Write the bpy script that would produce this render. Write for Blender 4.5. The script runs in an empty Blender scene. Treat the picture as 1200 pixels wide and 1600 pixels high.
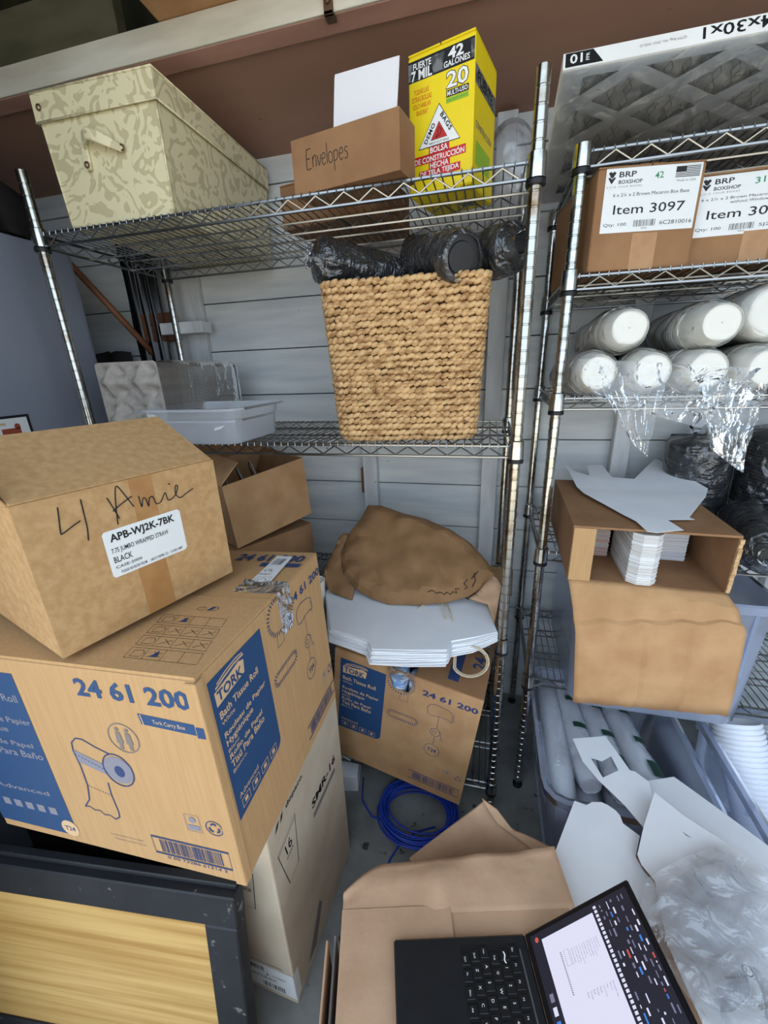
import bpy, bmesh, math, random
from mathutils import Vector, Matrix, noise
random.seed(7)
R = math.radians
S = bpy.context.scene
COL = S.collection

# ---------------------------------------------------------------- camera
CAM = Vector((0, 0, 1.40)); FPX = 634.0
PITCH, ROLL, YAW = R(19.605), R(-2.181), R(14.529)
_f = Vector((-math.sin(YAW)*math.cos(PITCH), math.cos(YAW)*math.cos(PITCH), -math.sin(PITCH)))
_r0 = Vector((math.cos(YAW), math.sin(YAW), 0)); _u0 = _r0.cross(_f)
_r = _r0*math.cos(ROLL) + _u0*math.sin(ROLL); _u = _u0*math.cos(ROLL) - _r0*math.sin(ROLL)
cd = bpy.data.cameras.new('camera'); cd.sensor_fit = 'HORIZONTAL'; cd.sensor_width = 36.0
cd.lens = FPX/1200*36.0; cd.clip_start = .02
camo = bpy.data.objects.new('camera', cd); COL.objects.link(camo)
camo.matrix_world = Matrix(((_r.x, _u.x, -_f.x, 0), (_r.y, _u.y, -_f.y, 0), (_r.z, _u.z, -_f.z, CAM.z), (0, 0, 0, 1)))
S.camera = camo

# ---------------------------------------------------------------- light
w = bpy.data.worlds.new('sky'); S.world = w; w.use_nodes = True
bg = w.node_tree.nodes['Background']; bg.inputs[0].default_value = (.70, .84, 1.0, 1); bg.inputs[1].default_value = 2.5
sl = bpy.data.lights.new('sun', 'SUN'); sl.energy = 13; sl.angle = R(.6); sl.color = (1, .93, .82)
so = bpy.data.objects.new('sun', sl); COL.objects.link(so); so.rotation_euler = (R(-42), 0, R(24))   # from behind the shed: lands on the ground before the door
pl = bpy.data.lights.new('door_portal', 'AREA'); pl.shape = 'RECTANGLE'; pl.size = 2.5; pl.size_y = 2.5; pl.cycles.is_portal = True
po = bpy.data.objects.new('door_portal', pl); COL.objects.link(po); po.location = (.30, .04, 1.25); po.rotation_euler = (R(90), 0, 0)
S.view_settings.view_transform = 'Standard'; S.view_settings.look = 'None'; S.view_settings.gamma = 1
S.view_settings.use_curve_mapping = False
S.view_settings.exposure = 0.0
S.cycles.transparent_max_bounces = 24

# ---------------------------------------------------------------- helpers
def ray(px, py):
    return ((px-600)*_r - (py-800)*_u + FPX*_f).normalized()
def at_z(px, py, z):
    d = ray(px, py); return CAM + d*((z-CAM.z)/d.z)
def at_y(px, py, y):
    d = ray(px, py); return CAM + d*(y/d.y)
class Plane:                       # a resting plane in the world with its own 2D axes
    def __init__(s, o, ex, ey):
        s.o = Vector(o); s.ex = Vector(ex).normalized(); e = Vector(ey); e = e - s.ex*e.dot(s.ex)
        s.ey = e.normalized(); s.n = s.ex.cross(s.ey)
    def uv(s, px, py):
        d = ray(px, py); t = (s.o-CAM).dot(s.n)/d.dot(s.n); p = CAM + d*t - s.o
        return (p.dot(s.ex), p.dot(s.ey))
    def mat(s):
        return Matrix(((s.ex.x, s.ey.x, s.n.x, s.o.x), (s.ex.y, s.ey.y, s.n.y, s.o.y), (s.ex.z, s.ey.z, s.n.z, s.o.z), (0, 0, 0, 1)))

class MB:
    def __init__(s): s.v = []; s.f = []
    def add(s, vs, fs):
        n = len(s.v); s.v += [tuple(v) for v in vs]; s.f += [tuple(i+n for i in f) for f in fs]; return s
    def box(s, x0, x1, y0, y1, z0, z1, M=None, bev=0):
        if bev > 0:
            b = min(bev, (x1-x0)/2.2, (y1-y0)/2.2, (z1-z0)/2.2)
            bm = bmesh.new(); bmesh.ops.create_cube(bm, size=1)
            for v in bm.verts: v.co = Vector(((x0+x1)/2+v.co.x*(x1-x0), (y0+y1)/2+v.co.y*(y1-y0), (z0+z1)/2+v.co.z*(z1-z0)))
            bmesh.ops.bevel(bm, geom=bm.edges[:], offset=b, segments=1 if b < .004 else 2, affect='EDGES', profile=.5)
            vs = [(M @ v.co) if M else v.co.copy() for v in bm.verts]; bm.verts.index_update()
            fs = [[v.index for v in f.verts] for f in bm.faces]; bm.free(); return s.add(vs, fs)
        vs = [Vector((x, y, z)) for x in (x0, x1) for y in (y0, y1) for z in (z0, z1)]
        if M: vs = [M @ v for v in vs]
        return s.add(vs, [(0, 1, 3, 2), (4, 6, 7, 5), (0, 4, 5, 1), (2, 3, 7, 6), (0, 2, 6, 4), (1, 5, 7, 3)])
    def quad(s, *p): return s.add(p, [tuple(range(len(p)))])
    def tube(s, pts, r, n=6, cap=True, closed=False):
        pts = [Vector(p) for p in pts]; m = len(pts); rr = r if isinstance(r, (list, tuple)) else [r]*m
        vs = []; fs = []; up = None
        for i, p in enumerate(pts):
            if closed: t = pts[(i+1) % m]-pts[i-1]
            else: t = pts[min(i+1, m-1)]-pts[max(i-1, 0)]
            t = t.normalized() if t.length > 1e-9 else Vector((0, 0, 1))
            if up is None:
                up = Vector((0, 0, 1)) if abs(t.z) < .9 else Vector((1, 0, 0))
            a = (up - t*up.dot(t)); a = a.normalized() if a.length > 1e-6 else t.orthogonal().normalized()
            up = a; b = t.cross(a)
            for k in range(n):
                q = 2*math.pi*k/n; vs.append(p + (a*math.cos(q)+b*math.sin(q))*rr[i])
        for i in range(m if closed else m-1):
            j = (i+1) % m
            for k in range(n): fs.append((i*n+k, i*n+(k+1) % n, j*n+(k+1) % n, j*n+k))
        if cap and not closed: fs += [tuple(reversed(range(n))), tuple(range((m-1)*n, m*n))]
        return s.add(vs, fs)
    def lathe(s, prof, n=20, M=None, cap0=False, cap1=False):   # prof: (r, z)
        vs = []; fs = []; m = len(prof)
        for r_, z_ in prof:
            for k in range(n):
                q = 2*math.pi*k/n; v = Vector((r_*math.cos(q), r_*math.sin(q), z_)); vs.append(M @ v if M else v)
        for i in range(m-1):
            for k in range(n): fs.append((i*n+k, i*n+(k+1) % n, (i+1)*n+(k+1) % n, (i+1)*n+k))
        if cap0: fs.append(tuple(reversed(range(n))))
        if cap1: fs.append(tuple(range((m-1)*n, m*n)))
        return s.add(vs, fs)
    def prism(s, poly, z0, z1, M=None):
        n = len(poly); vs = [Vector((x, y, z0)) for x, y in poly]+[Vector((x, y, z1)) for x, y in poly]
        if M: vs = [M @ v for v in vs]
        a = sum(poly[i][0]*poly[(i+1) % n][1]-poly[(i+1) % n][0]*poly[i][1] for i in range(n))
        fs = [tuple(range(n, 2*n)), tuple(reversed(range(n)))]+[(i, (i+1) % n, n+(i+1) % n, n+i) for i in range(n)]
        if a < 0: fs = [tuple(reversed(f)) for f in fs]
        return s.add(vs, fs)
def mesh_of(name, mb, mat, smooth=False):
    me = bpy.data.meshes.new(name); me.from_pydata([tuple(v) for v in mb.v], [], mb.f); me.update()
    if mat: me.materials.append(mat)
    if smooth:
        for p in me.polygons: p.use_smooth = True
        if smooth != True:
            me.set_sharp_from_angle(angle=R(smooth))
    return me
def obj(name, mb, mat, parent=None, smooth=False, M=None):
    me = mb if isinstance(mb, bpy.types.Mesh) else mesh_of(name, mb, mat, smooth)
    o = bpy.data.objects.new(name, me); COL.objects.link(o)
    if parent: o.parent = parent
    if M is not None: o.matrix_local = M
    return o
def tag(o, label, cat, group=None):
    o['label'] = label; o['category'] = cat
    if group: o['group'] = group
    return o
def thing(name, label, cat, loc=(0, 0, 0), rot=(0, 0, 0), group=None, M=None):
    o = bpy.data.objects.new(name, None); COL.objects.link(o); o.empty_display_size = .05
    if M is not None: o.matrix_world = M
    else:
        # rotation order Z * X * Y
        o.matrix_world = Matrix.Translation(loc) @ Matrix.Rotation(R(rot[2]), 4, 'Z') @ Matrix.Rotation(R(rot[0]), 4, 'X') @ Matrix.Rotation(R(rot[1]), 4, 'Y')
    return tag(o, label, cat, group)
def struct(name, mb, mat, smooth=False):
    o = obj(name, mb, mat, None, smooth); o['kind'] = 'structure'; return o
def copy_tree(o, parent=None):
    c_ = o.copy(); COL.objects.link(c_)
    if parent: c_.parent = parent
    for ch in o.children: copy_tree(ch, c_)
    return c_
def fb(p, s=1.0, seed=0.0):
    return noise.noise(Vector(p)*s + Vector((seed, seed*1.7, -seed)))

# ---------------------------------------------------------------- materials
def srgb(r, g, b):
    f = lambda c_: (c_/255/12.92) if c_/255 <= .04045 else ((c_/255+.055)/1.055)**2.4
    return (f(r), f(g), f(b), 1)
MATS = {}
def mat(name, col, rough=.7, metal=0., col2=None, scale=8., stretch=(1, 1, 1), bump=0., bscale=60., spec=.4, fac=(.35, .65), detail=4., coat=0., spots=None, spot_scale=30., spot_t=(.62, .7), bstretch=(1, 1, 1)):
    m = bpy.data.materials.new(name); m.use_nodes = True; nt = m.node_tree; N = nt.nodes; L = nt.links
    b = N['Principled BSDF']; b.inputs['Base Color'].default_value = col; b.inputs['Roughness'].default_value = rough
    b.inputs['Metallic'].default_value = metal; b.inputs['Specular IOR Level'].default_value = spec
    if coat: b.inputs['Coat Weight'].default_value = coat
    tc = N.new('ShaderNodeTexCoord')
    def mapped(st):
        mp = N.new('ShaderNodeMapping'); mp.inputs['Scale'].default_value = st; L.new(tc.outputs['Object'], mp.inputs['Vector']); return mp.outputs[0]
    cur = None
    if col2:
        nz = N.new('ShaderNodeTexNoise'); nz.inputs['Scale'].default_value = scale; nz.inputs['Detail'].default_value = detail
        L.new(mapped(stretch), nz.inputs['Vector'])
        mr = N.new('ShaderNodeMapRange'); mr.inputs[1].default_value = fac[0]; mr.inputs[2].default_value = fac[1]; L.new(nz.outputs['Fac'], mr.inputs[0])
        mx = N.new('ShaderNodeMix'); mx.data_type = 'RGBA'; mx.inputs[6].default_value = col; mx.inputs[7].default_value = col2
        L.new(mr.outputs[0], mx.inputs[0]); cur = mx.outputs[2]
    if spots:
        nz = N.new('ShaderNodeTexNoise'); nz.inputs['Scale'].default_value = spot_scale; nz.inputs['Detail'].default_value = 3
        L.new(mapped((1, 1, 1)), nz.inputs['Vector'])
        mr = N.new('ShaderNodeMapRange'); mr.inputs[1].default_value = spot_t[0]; mr.inputs[2].default_value = spot_t[1]; L.new(nz.outputs['Fac'], mr.inputs[0])
        mx = N.new('ShaderNodeMix'); mx.data_type = 'RGBA'; mx.inputs[7].default_value = spots
        if cur: L.new(cur, mx.inputs[6])
        else: mx.inputs[6].default_value = col
        L.new(mr.outputs[0], mx.inputs[0]); cur = mx.outputs[2]
    if cur: L.new(cur, b.inputs['Base Color'])
    if bump:
        nz = N.new('ShaderNodeTexNoise'); nz.inputs['Scale'].default_value = bscale; nz.inputs['Detail'].default_value = 3
        L.new(mapped(bstretch), nz.inputs['Vector'])
        bp = N.new('ShaderNodeBump'); bp.inputs['Strength'].default_value = bump; bp.inputs['Distance'].default_value = .004
        L.new(nz.outputs['Fac'], bp.inputs['Height']); L.new(bp.outputs[0], b.inputs['Normal'])
    MATS[name] = m; return m
def film(name, col=(.9, .93, .96, 1), opac=.25, rough=.15, gloss=.25, bump=.6, bscale=25., tint=(1, 1, 1, 1)):
    """thin plastic film: see-through, with a milky part and glints"""
    m = bpy.data.materials.new(name); m.use_nodes = True; nt = m.node_tree; N = nt.nodes; L = nt.links
    for n_ in list(N):
        if n_.type != 'OUTPUT_MATERIAL': N.remove(n_)
    out = [n_ for n_ in N if n_.type == 'OUTPUT_MATERIAL'][0]
    tr = N.new('ShaderNodeBsdfTransparent'); tr.inputs[0].default_value = tint
    df = N.new('ShaderNodeBsdfDiffuse'); df.inputs[0].default_value = col
    tl = N.new('ShaderNodeBsdfTranslucent'); tl.inputs[0].default_value = col
    gl = N.new('ShaderNodeBsdfGlossy'); gl.inputs['Roughness'].default_value = rough; gl.inputs[0].default_value = (.95, .97, 1, 1)
    m0 = N.new('ShaderNodeMixShader'); m0.inputs[0].default_value = .45; L.new(df.outputs[0], m0.inputs[1]); L.new(tl.outputs[0], m0.inputs[2])
    m1 = N.new('ShaderNodeMixShader'); m1.inputs[0].default_value = opac; L.new(tr.outputs[0], m1.inputs[1]); L.new(m0.outputs[0], m1.inputs[2])
    m2 = N.new('ShaderNodeMixShader'); lw = N.new('ShaderNodeLayerWeight'); lw.inputs[0].default_value = gloss
    L.new(lw.outputs['Fresnel'], m2.inputs[0]); L.new(m1.outputs[0], m2.inputs[1]); L.new(gl.outputs[0], m2.inputs[2])
    tc = N.new('ShaderNodeTexCoord'); nz = N.new('ShaderNodeTexNoise'); nz.inputs['Scale'].default_value = bscale; nz.inputs['Detail'].default_value = 3; nz.inputs['Distortion'].default_value = .8
    L.new(tc.outputs['Object'], nz.inputs['Vector'])
    bp = N.new('ShaderNodeBump'); bp.inputs['Strength'].default_value = bump; bp.inputs['Distance'].default_value = .02
    L.new(nz.outputs['Fac'], bp.inputs['Height'])
    for x in (gl, df, lw): L.new(bp.outputs[0], x.inputs['Normal'])
    L.new(m2.outputs[0], out.inputs[0]); MATS[name] = m; return m

kraft = mat('kraft', srgb(187, 147, 105), .85, 0, srgb(172, 130, 90), 14, (1, 1, 1), .12, 220)
kraft_fine = mat('kraft_speckled', srgb(184, 148, 103), .85, 0, srgb(170, 132, 88), 90, (1, 1, 1), .1, 300)
kraft_warm = mat('kraft_fluted', srgb(184, 146, 102), .85, 0, srgb(178, 140, 96), 170, (1, 1, .05), .12, 200, detail=1., bstretch=(1, 1, .04))
kraft_dark = mat('kraft_dark', srgb(150, 112, 78), .85, 0, srgb(138, 100, 68), 12, (1, 1, 1), .12, 200)
kraft_red = mat('kraft_tan', srgb(192, 156, 126), .85, 0, srgb(178, 142, 112), 12, (1, 1, 1), .15, 90)
kraft_edge = mat('cut_edge', srgb(205, 172, 128), .9, 0, srgb(170, 132, 92), 160)
bagpaper = mat('bag_paper', srgb(142, 106, 70), .75, 0, srgb(130, 95, 62), 20, (1, 1, 1), .15, 60)
cream_carton = mat('cream_carton', srgb(196, 182, 160), .8, 0, srgb(184, 168, 146), 10, (1, 1, 1), .08, 200)
tape_m = mat('packing_tape', srgb(158, 112, 66), .3, 0, srgb(170, 126, 78), 30, spec=.5)
white_paper = mat('white_paper', srgb(226, 228, 232), .75, 0, srgb(216, 218, 224), 9)
white_board = mat('white_board', srgb(236, 237, 240), .7, 0, srgb(226, 228, 233), 6, bump=.05, bscale=40)
white_edge = mat('white_edge', srgb(224, 222, 218), .8, 0, srgb(188, 186, 184), 200, (.02, .02, 8))
pink_edge = mat('pink_edge', srgb(226, 196, 186), .8, 0, srgb(204, 172, 162), 200, (.02, .02, 8))
label_white = mat('label_white', srgb(220, 222, 222), .5)
ink_black = mat('ink_black', srgb(24, 24, 26), .6)
ink_blue = mat('ink_blue', srgb(33, 68, 110), .6)
ink_navy = mat('ink_navy', srgb(44, 62, 106), .65)
ink_grey = mat('ink_grey', srgb(120, 112, 108), .7)
ink_red = mat('ink_red', srgb(196, 40, 38), .5)
ink_orange = mat('ink_orange', srgb(216, 120, 24), .5)
ink_green = mat('ink_green', srgb(46, 132, 82), .5)
ink_lime = mat('ink_lime', srgb(150, 190, 40), .5)
ink_white = mat('ink_white', srgb(236, 236, 236), .6)
ink_pale = mat('ink_pale_kraft', srgb(206, 172, 134), .7)
ink_dull = mat('ink_faded_blue', srgb(128, 126, 138), .7)
yellow = mat('yellow_print', srgb(240, 214, 24), .45, 0, srgb(234, 206, 20), 8)
chrome = mat('chrome', srgb(200, 202, 200), .16, 1., srgb(150, 146, 132), 40, fac=(.45, .75))
chrome_wire = mat('zinc_wire', srgb(150, 151, 150), .28, 1.)
rusty = mat('rusty_chrome', srgb(184, 182, 174), .2, 1., srgb(132, 104, 74), 16, fac=(.56, .70))
black_plastic = mat('black_plastic', srgb(22, 22, 24), .45)
black_lid = mat('black_lid', srgb(26, 27, 31), .32, spec=.5)
white_paint = mat('white_plank_paint', srgb(214, 216, 214), .7, 0, srgb(192, 196, 198), 5, (.6, 1, 5), .15, 30, spots=srgb(110, 104, 98), spot_scale=26., spot_t=(.73, .78), bstretch=(.3, 1, 3))
white_stud = mat('white_stud_paint', srgb(216, 218, 218), .7, 0, srgb(190, 190, 190), 7, (3, 1, .6), .15, 30, spots=srgb(140, 120, 104), spot_scale=18., spot_t=(.7, .78))
dark_gap = mat('dark_gap', srgb(40, 38, 36), .9)
beam_white = mat('beam_white', srgb(214, 210, 196), .75, 0, srgb(190, 184, 168), 7, (.5, 1, 3), .2, 50)
pink_ply = mat('pink_plywood', srgb(206, 162, 146), .75, 0, srgb(172, 130, 116), 6, (.5, 1, 1), .1, 40)
brown_ply = mat('brown_plywood', srgb(164, 128, 112), .7, 0, srgb(148, 114, 98), 3, (.5, 1.4, 1), .06, 30, spots=srgb(96, 70, 56), spot_scale=14., spot_t=(.74, .8))
green_dark = mat('dark_green_boards', srgb(66, 66, 48), .8, 0, srgb(50, 50, 38), 6, (4, .5, 1))
concrete = mat('concrete', srgb(142, 144, 142), .85, 0, srgb(112, 112, 110), 7, bump=.3, bscale=50, spots=srgb(60, 58, 56), spot_scale=22., spot_t=(.64, .7))
fridge_m = mat('fridge_enamel', srgb(138, 143, 155), .32, 0, srgb(132, 137, 150), 2, spec=.5)
woodpanel = mat('yellow_pine', srgb(206, 168, 104), .5, 0, srgb(172, 130, 68), 3.2, (.5, 1, 16), .1, 20, detail=6, fac=(.38, .66), bstretch=(.4, 1, 8))
black_wood = mat('black_painted_wood', srgb(30, 31, 35), .5, 0, srgb(38, 39, 44), 8, bump=.15, bscale=40, spots=srgb(104, 102, 100), spot_scale=30., spot_t=(.66, .70))
brown_wood = mat('old_brown_wood', srgb(112, 72, 50), .7, 0, srgb(84, 52, 36), 10, (1, 1, .3), .2, 50)
stick_m = mat('stick_wood', srgb(130, 84, 56), .6, 0, srgb(112, 70, 46), 20, (1, 1, .2))
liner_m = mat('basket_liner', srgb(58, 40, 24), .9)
straw = mat('seagrass', srgb(206, 168, 118), .6, 0, srgb(150, 108, 66), 40, (1, 1, 2.5), .3, 160, fac=(.42, .68), spots=srgb(88, 54, 28), spot_scale=34., spot_t=(.66, .74))
pulp = mat('pulp', srgb(172, 164, 156), .9, 0, srgb(158, 150, 142), 60, bump=.3, bscale=200)
cup_white = mat('cup_white', srgb(222, 220, 212), .55)
cup_foam = mat('foam_white', srgb(232, 236, 244), .6)
cable_blue = mat('cable_blue', srgb(40, 70, 178), .4)
twine = mat('twine', srgb(208, 194, 168), .8, 0, srgb(178, 160, 130), 300)
laptop_m = mat('laptop_shell', srgb(24, 25, 28), .42, 0, srgb(28, 29, 32), 60)
laptop_key = mat('laptop_key', srgb(16, 16, 18), .5)
bezel_m = mat('screen_bezel', srgb(14, 15, 20), .25)
envelope_m = mat('envelope_paper', srgb(232, 230, 234), .7)
rag_dark = mat('dark_fabric', srgb(34, 32, 32), .9, 0, srgb(48, 44, 40), 9, bump=.4, bscale=20)
roll_wrap = mat('roll_wrap', srgb(120, 160, 214), .3, 0, srgb(226, 236, 246), 26, (1, 1, 2), fac=(.46, .54))
pleat_m = mat('filter_media', srgb(234, 232, 226), .8, 0, srgb(218, 216, 210), 40)
filter_card = mat('filter_card', srgb(242, 242, 240), .55, 0, srgb(232, 232, 230), 10)
grey_wire = mat('grey_wire', srgb(140, 140, 136), .5, .3)
card_grey = mat('grey_sheet', srgb(128, 132, 134), .5)
photo_red = mat('photo_red', srgb(150, 70, 50), .6)
iron = mat('rusty_iron', srgb(96, 84, 74), .5, .6, srgb(120, 84, 60), 40)
foil_silver = mat('silver_print', srgb(120, 122, 124), .45, 0, srgb(70, 72, 74), 70, fac=(.45, .55))
dark_tile = mat('tile_dark', srgb(70, 84, 120), .5)
def screen_mat(name, col, e):
    m = bpy.data.materials.new(name); m.use_nodes = True; b = m.node_tree.nodes['Principled BSDF']
    b.inputs['Base Color'].default_value = (.01, .01, .01, 1); b.inputs['Emission Color'].default_value = col; b.inputs['Emission Strength'].default_value = e
    b.inputs['Roughness'].default_value = .3; return m
screen_white = screen_mat('screen_white', srgb(222, 222, 246), 1.0)
screen_dark = screen_mat('screen_dark', srgb(24, 24, 42), 1.0)
screen_text = screen_mat('screen_text', srgb(120, 120, 150), 1.0)
screen_blue = screen_mat('screen_blue', srgb(60, 130, 220), 1.0)
screen_red = screen_mat('screen_red', srgb(200, 90, 70), 1.0)
film_cup = film('cup_sleeve_film', opac=.03, rough=.15, gloss=.14, bump=.9, bscale=20)
film_clear = film('clear_film', opac=.10, rough=.12, gloss=.35, bump=.9, bscale=22)
film_milky = film('milky_film', opac=.06, rough=.2, gloss=.30, bump=.8, bscale=18)
film_haze = film('hazy_bag_film', (.94, .96, 1, 1), opac=.22, rough=.10, gloss=.38, bump=1.0, bscale=26)
film_dark = film('smoky_film', (.4, .4, .42, 1), opac=.10, rough=.10, gloss=.45, bump=1., bscale=30)
tote_m = film('tote_plastic', (.72, .78, .92, 1), opac=.42, rough=.25, gloss=.2, bump=.05, bscale=8, tint=(.86, .90, 1, 1))
bin_m = film('bin_plastic', (.80, .83, .88, 1), opac=.62, rough=.3, gloss=.2, bump=.03, bscale=8)
# damask fabric: two-tone scrolls
def damask():
    m = bpy.data.materials.new('damask_fabric'); m.use_nodes = True; nt = m.node_tree; N = nt.nodes; L = nt.links; b = N['Principled BSDF']
    tc = N.new('ShaderNodeTexCoord'); mp = N.new('ShaderNodeMapping'); mp.inputs['Scale'].default_value = (1, 1, 1); L.new(tc.outputs['Object'], mp.inputs[0])
    n1 = N.new('ShaderNodeTexNoise'); n1.inputs['Scale'].default_value = 13; n1.inputs['Detail'].default_value = .6; n1.inputs['Distortion'].default_value = 4.2; L.new(mp.outputs[0], n1.inputs['Vector'])
    mr = N.new('ShaderNodeMapRange'); mr.inputs[1].default_value = .53; mr.inputs[2].default_value = .56; L.new(n1.outputs['Fac'], mr.inputs[0])
    mx = N.new('ShaderNodeMix'); mx.data_type = 'RGBA'; mx.inputs[6].default_value = srgb(224, 214, 176); mx.inputs[7].default_value = srgb(198, 186, 148)
    L.new(mr.outputs[0], mx.inputs[0]); L.new(mx.outputs[2], b.inputs['Base Color']); b.inputs['Roughness'].default_value = .55
    n2 = N.new('ShaderNodeTexNoise'); n2.inputs['Scale'].default_value = 240; L.new(mp.outputs[0], n2.inputs['Vector'])
    bp = N.new('ShaderNodeBump'); bp.inputs['Strength'].default_value = .15; bp.inputs['Distance'].default_value = .002; L.new(n2.outputs['Fac'], bp.inputs['Height']); L.new(bp.outputs[0], b.inputs['Normal'])
    return m
damask_m = damask()

# ---------------------------------------------------------------- flat print (lettering, rules, pictograms) laid on a face
_tc = {}
def text_geo(body, bold=0, shear=0, spacing=1.0):
    key = (body, bold, shear, spacing)
    if key in _tc: return _tc[key]
    cu = bpy.data.curves.new('lettering', 'FONT'); cu.body = body; cu.size = 1; cu.resolution_u = 2; cu.offset = bold; cu.shear = shear; cu.space_character = spacing
    o = bpy.data.objects.new('lettering', cu); me = bpy.data.meshes.new_from_object(o)
    vs = [v.co.copy() for v in me.vertices]; fs = [tuple(p.vertices) for p in me.polygons]
    bpy.data.objects.remove(o); bpy.data.curves.remove(cu); bpy.data.meshes.remove(me)
    if not vs: vs = [Vector((0, 0, 0))]*3; fs = []
    x0 = min(v.x for v in vs); x1 = max(v.x for v in vs); y0 = min(v.y for v in vs); y1 = max(v.y for v in vs)
    _tc[key] = (vs, fs, x0, x1, y0, y1); return _tc[key]
class Print:
    def __init__(s): s.m = {}
    def mb(s, m): return s.m.setdefault(m.name, (m, MB()))[1]
    def z(s, l): return .00025*(l+1)
    def text(s, m, body, x, y, w=None, h=None, rot=0, bold=.01, shear=0, l=1, sp=1.0, center=False):
        vs, fs, x0, x1, y0, y1 = text_geo(body, bold, shear, sp)
        sx = (w/(x1-x0)) if w else None; sy = (h/(y1-y0)) if h else None
        if sx is None: sx = sy
        if sy is None: sy = sx
        cs, sn = math.cos(R(rot)), math.sin(R(rot)); ox = (x1-x0)*sx/2 if center else 0; oy = (y1-y0)*sy/2 if center else 0; out = []
        for v in vs:
            a = (v.x-x0)*sx-ox; b = (v.y-y0)*sy-oy; out.append((x+a*cs-b*sn, y+a*sn+b*cs, s.z(l)))
        s.mb(m).add(out, fs)
    def poly(s, m, pts, l=0):
        n = len(pts); a = sum(pts[i][0]*pts[(i+1) % n][1]-pts[(i+1) % n][0]*pts[i][1] for i in range(n))
        if a < 0: pts = list(reversed(pts))
        s.mb(m).add([(p[0], p[1], s.z(l)) for p in pts], [tuple(range(n))])
    def rect(s, m, x0, y0, x1, y1, l=0): s.poly(m, [(x0, y0), (x1, y0), (x1, y1), (x0, y1)], l)
    def line(s, m, pts, wd, l=1, closed=False):
        pts = [Vector(p) for p in pts]; n = len(pts)
        vs = []
        for i, p in enumerate(pts):
            t = (pts[(i+1) % n]-pts[i-1]) if closed else (pts[min(i+1, n-1)]-pts[max(i-1, 0)])
            t = t.normalized() if t.length > 0 else Vector((1, 0)); q = Vector((-t.y, t.x))*wd/2
            vs += [(p.x+q.x, p.y+q.y, s.z(l)), (p.x-q.x, p.y-q.y, s.z(l))]
        k = n if closed else n-1
        s.mb(m).add(vs, [(2*i, 2*i+1, (2*((i+1) % n))+1, 2*((i+1) % n)) for i in range(k)])
    def ring(s, m, x, y, r, wd, l=1, n=24, ry=None):
        ry = ry or r; s.line(m, [(x+r*math.cos(2*math.pi*i/n), y+ry*math.sin(2*math.pi*i/n)) for i in range(n)], wd, l, True)
    def disc(s, m, x, y, r, l=0, n=24, ry=None):
        ry = ry or r; s.poly(m, [(x+r*math.cos(2*math.pi*i/n), y+ry*math.sin(2*math.pi*i/n)) for i in range(n)], l)
    def frame(s, m, x0, y0, x1, y1, wd, l=1): s.line(m, [(x0, y0), (x1, y0), (x1, y1), (x0, y1)], wd, l, True)
    def dashes(s, m, pts, ln, wd, l=1):        # short ticks across a closed path
        n = len(pts)
        for i in range(n):
            p = Vector(pts[i]); t = Vector(pts[(i+1) % n])-Vector(pts[i-1]); t.normalize(); q = Vector((-t.y, t.x))*ln/2
            s.line(m, [p-q, p+q], wd, l)
    def bars(s, m, x0, y0, x1, y1, n, l=1, seed=1):
        rg = random.Random(seed); x = x0; st = (x1-x0)/n
        for i in range(n):
            wd = st*rg.uniform(.25, .75); s.rect(m, x, y0, x+wd, y1, l); x += st
    def build(s, parent, O, ex, ey, name='print', mat4=None):
        O = Vector(O); ex = Vector(ex).normalized(); ey = Vector(ey).normalized(); n = ex.cross(ey)
        root = None
        for k, (m, b) in s.m.items():
            b.v = [tuple(O+ex*v[0]+ey*v[1]+n*v[2]) for v in b.v]
            nm = {'ink': 'printed_lettering', 'lab': 'paper_label'}.get(k[:3], name)
            o = obj(nm, b, m, parent); o['kind'] = 'stuff'
def scribble(pr, m, strokes, wd=.0018, l=2):
    for st in strokes:
        # smooth the polyline (Catmull-Rom)
        P = [Vector(p) for p in st]; out = []
        for i in range(len(P)-1):
            p0 = P[max(i-1, 0)]; p1 = P[i]; p2 = P[i+1]; p3 = P[min(i+2, len(P)-1)]
            for k in range(4):
                t = k/4; out.append(.5*((2*p1)+(p2-p0)*t+(2*p0-5*p1+4*p2-p3)*t*t+(3*p1-p0-3*p2+p3)*t**3))
        out.append(P[-1]); pr.line(m, out, wd, l)

# faces of a carton with base centre at the origin
def F_front(w, d, h): return ((-w/2, -d/2, 0), (1, 0, 0), (0, 0, 1))
def F_right(w, d, h): return ((w/2, -d/2, 0), (0, 1, 0), (0, 0, 1))
def F_top(w, d, h): return ((-w/2, -d/2, h), (1, 0, 0), (0, 1, 0))
def carton_closed(t, w, d, h, m, seam='x', tape=True, bev=.004, gap=.003):
    obj('body', MB().box(-w/2, w/2, -d/2, d/2, 0, h-.003, bev=bev), m, t)
    if seam == 'x':
        obj('top_flap', MB().box(-w/2+.001, w/2-.001, -d/2+.001, -gap/2, h-.003, h), m, t)
        obj('top_flap', MB().box(-w/2+.001, w/2-.001, gap/2, d/2-.001, h-.003, h), m, t)
        if tape: obj('packing_tape', MB().box(-w/2-.0004, w/2+.0004, -.024, .024, h, h+.0004), tape_m, t)
    elif seam == 'y':
        obj('top_flap', MB().box(-w/2+.001, -gap/2, -d/2+.001, d/2-.001, h-.003, h), m, t)
        obj('top_flap', MB().box(gap/2, w/2-.001, -d/2+.001, d/2-.001, h-.003, h), m, t)
        if tape: obj('packing_tape', MB().box(-.024, .024, -d/2-.0004, d/2+.0004, h, h+.0004), tape_m, t)
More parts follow.
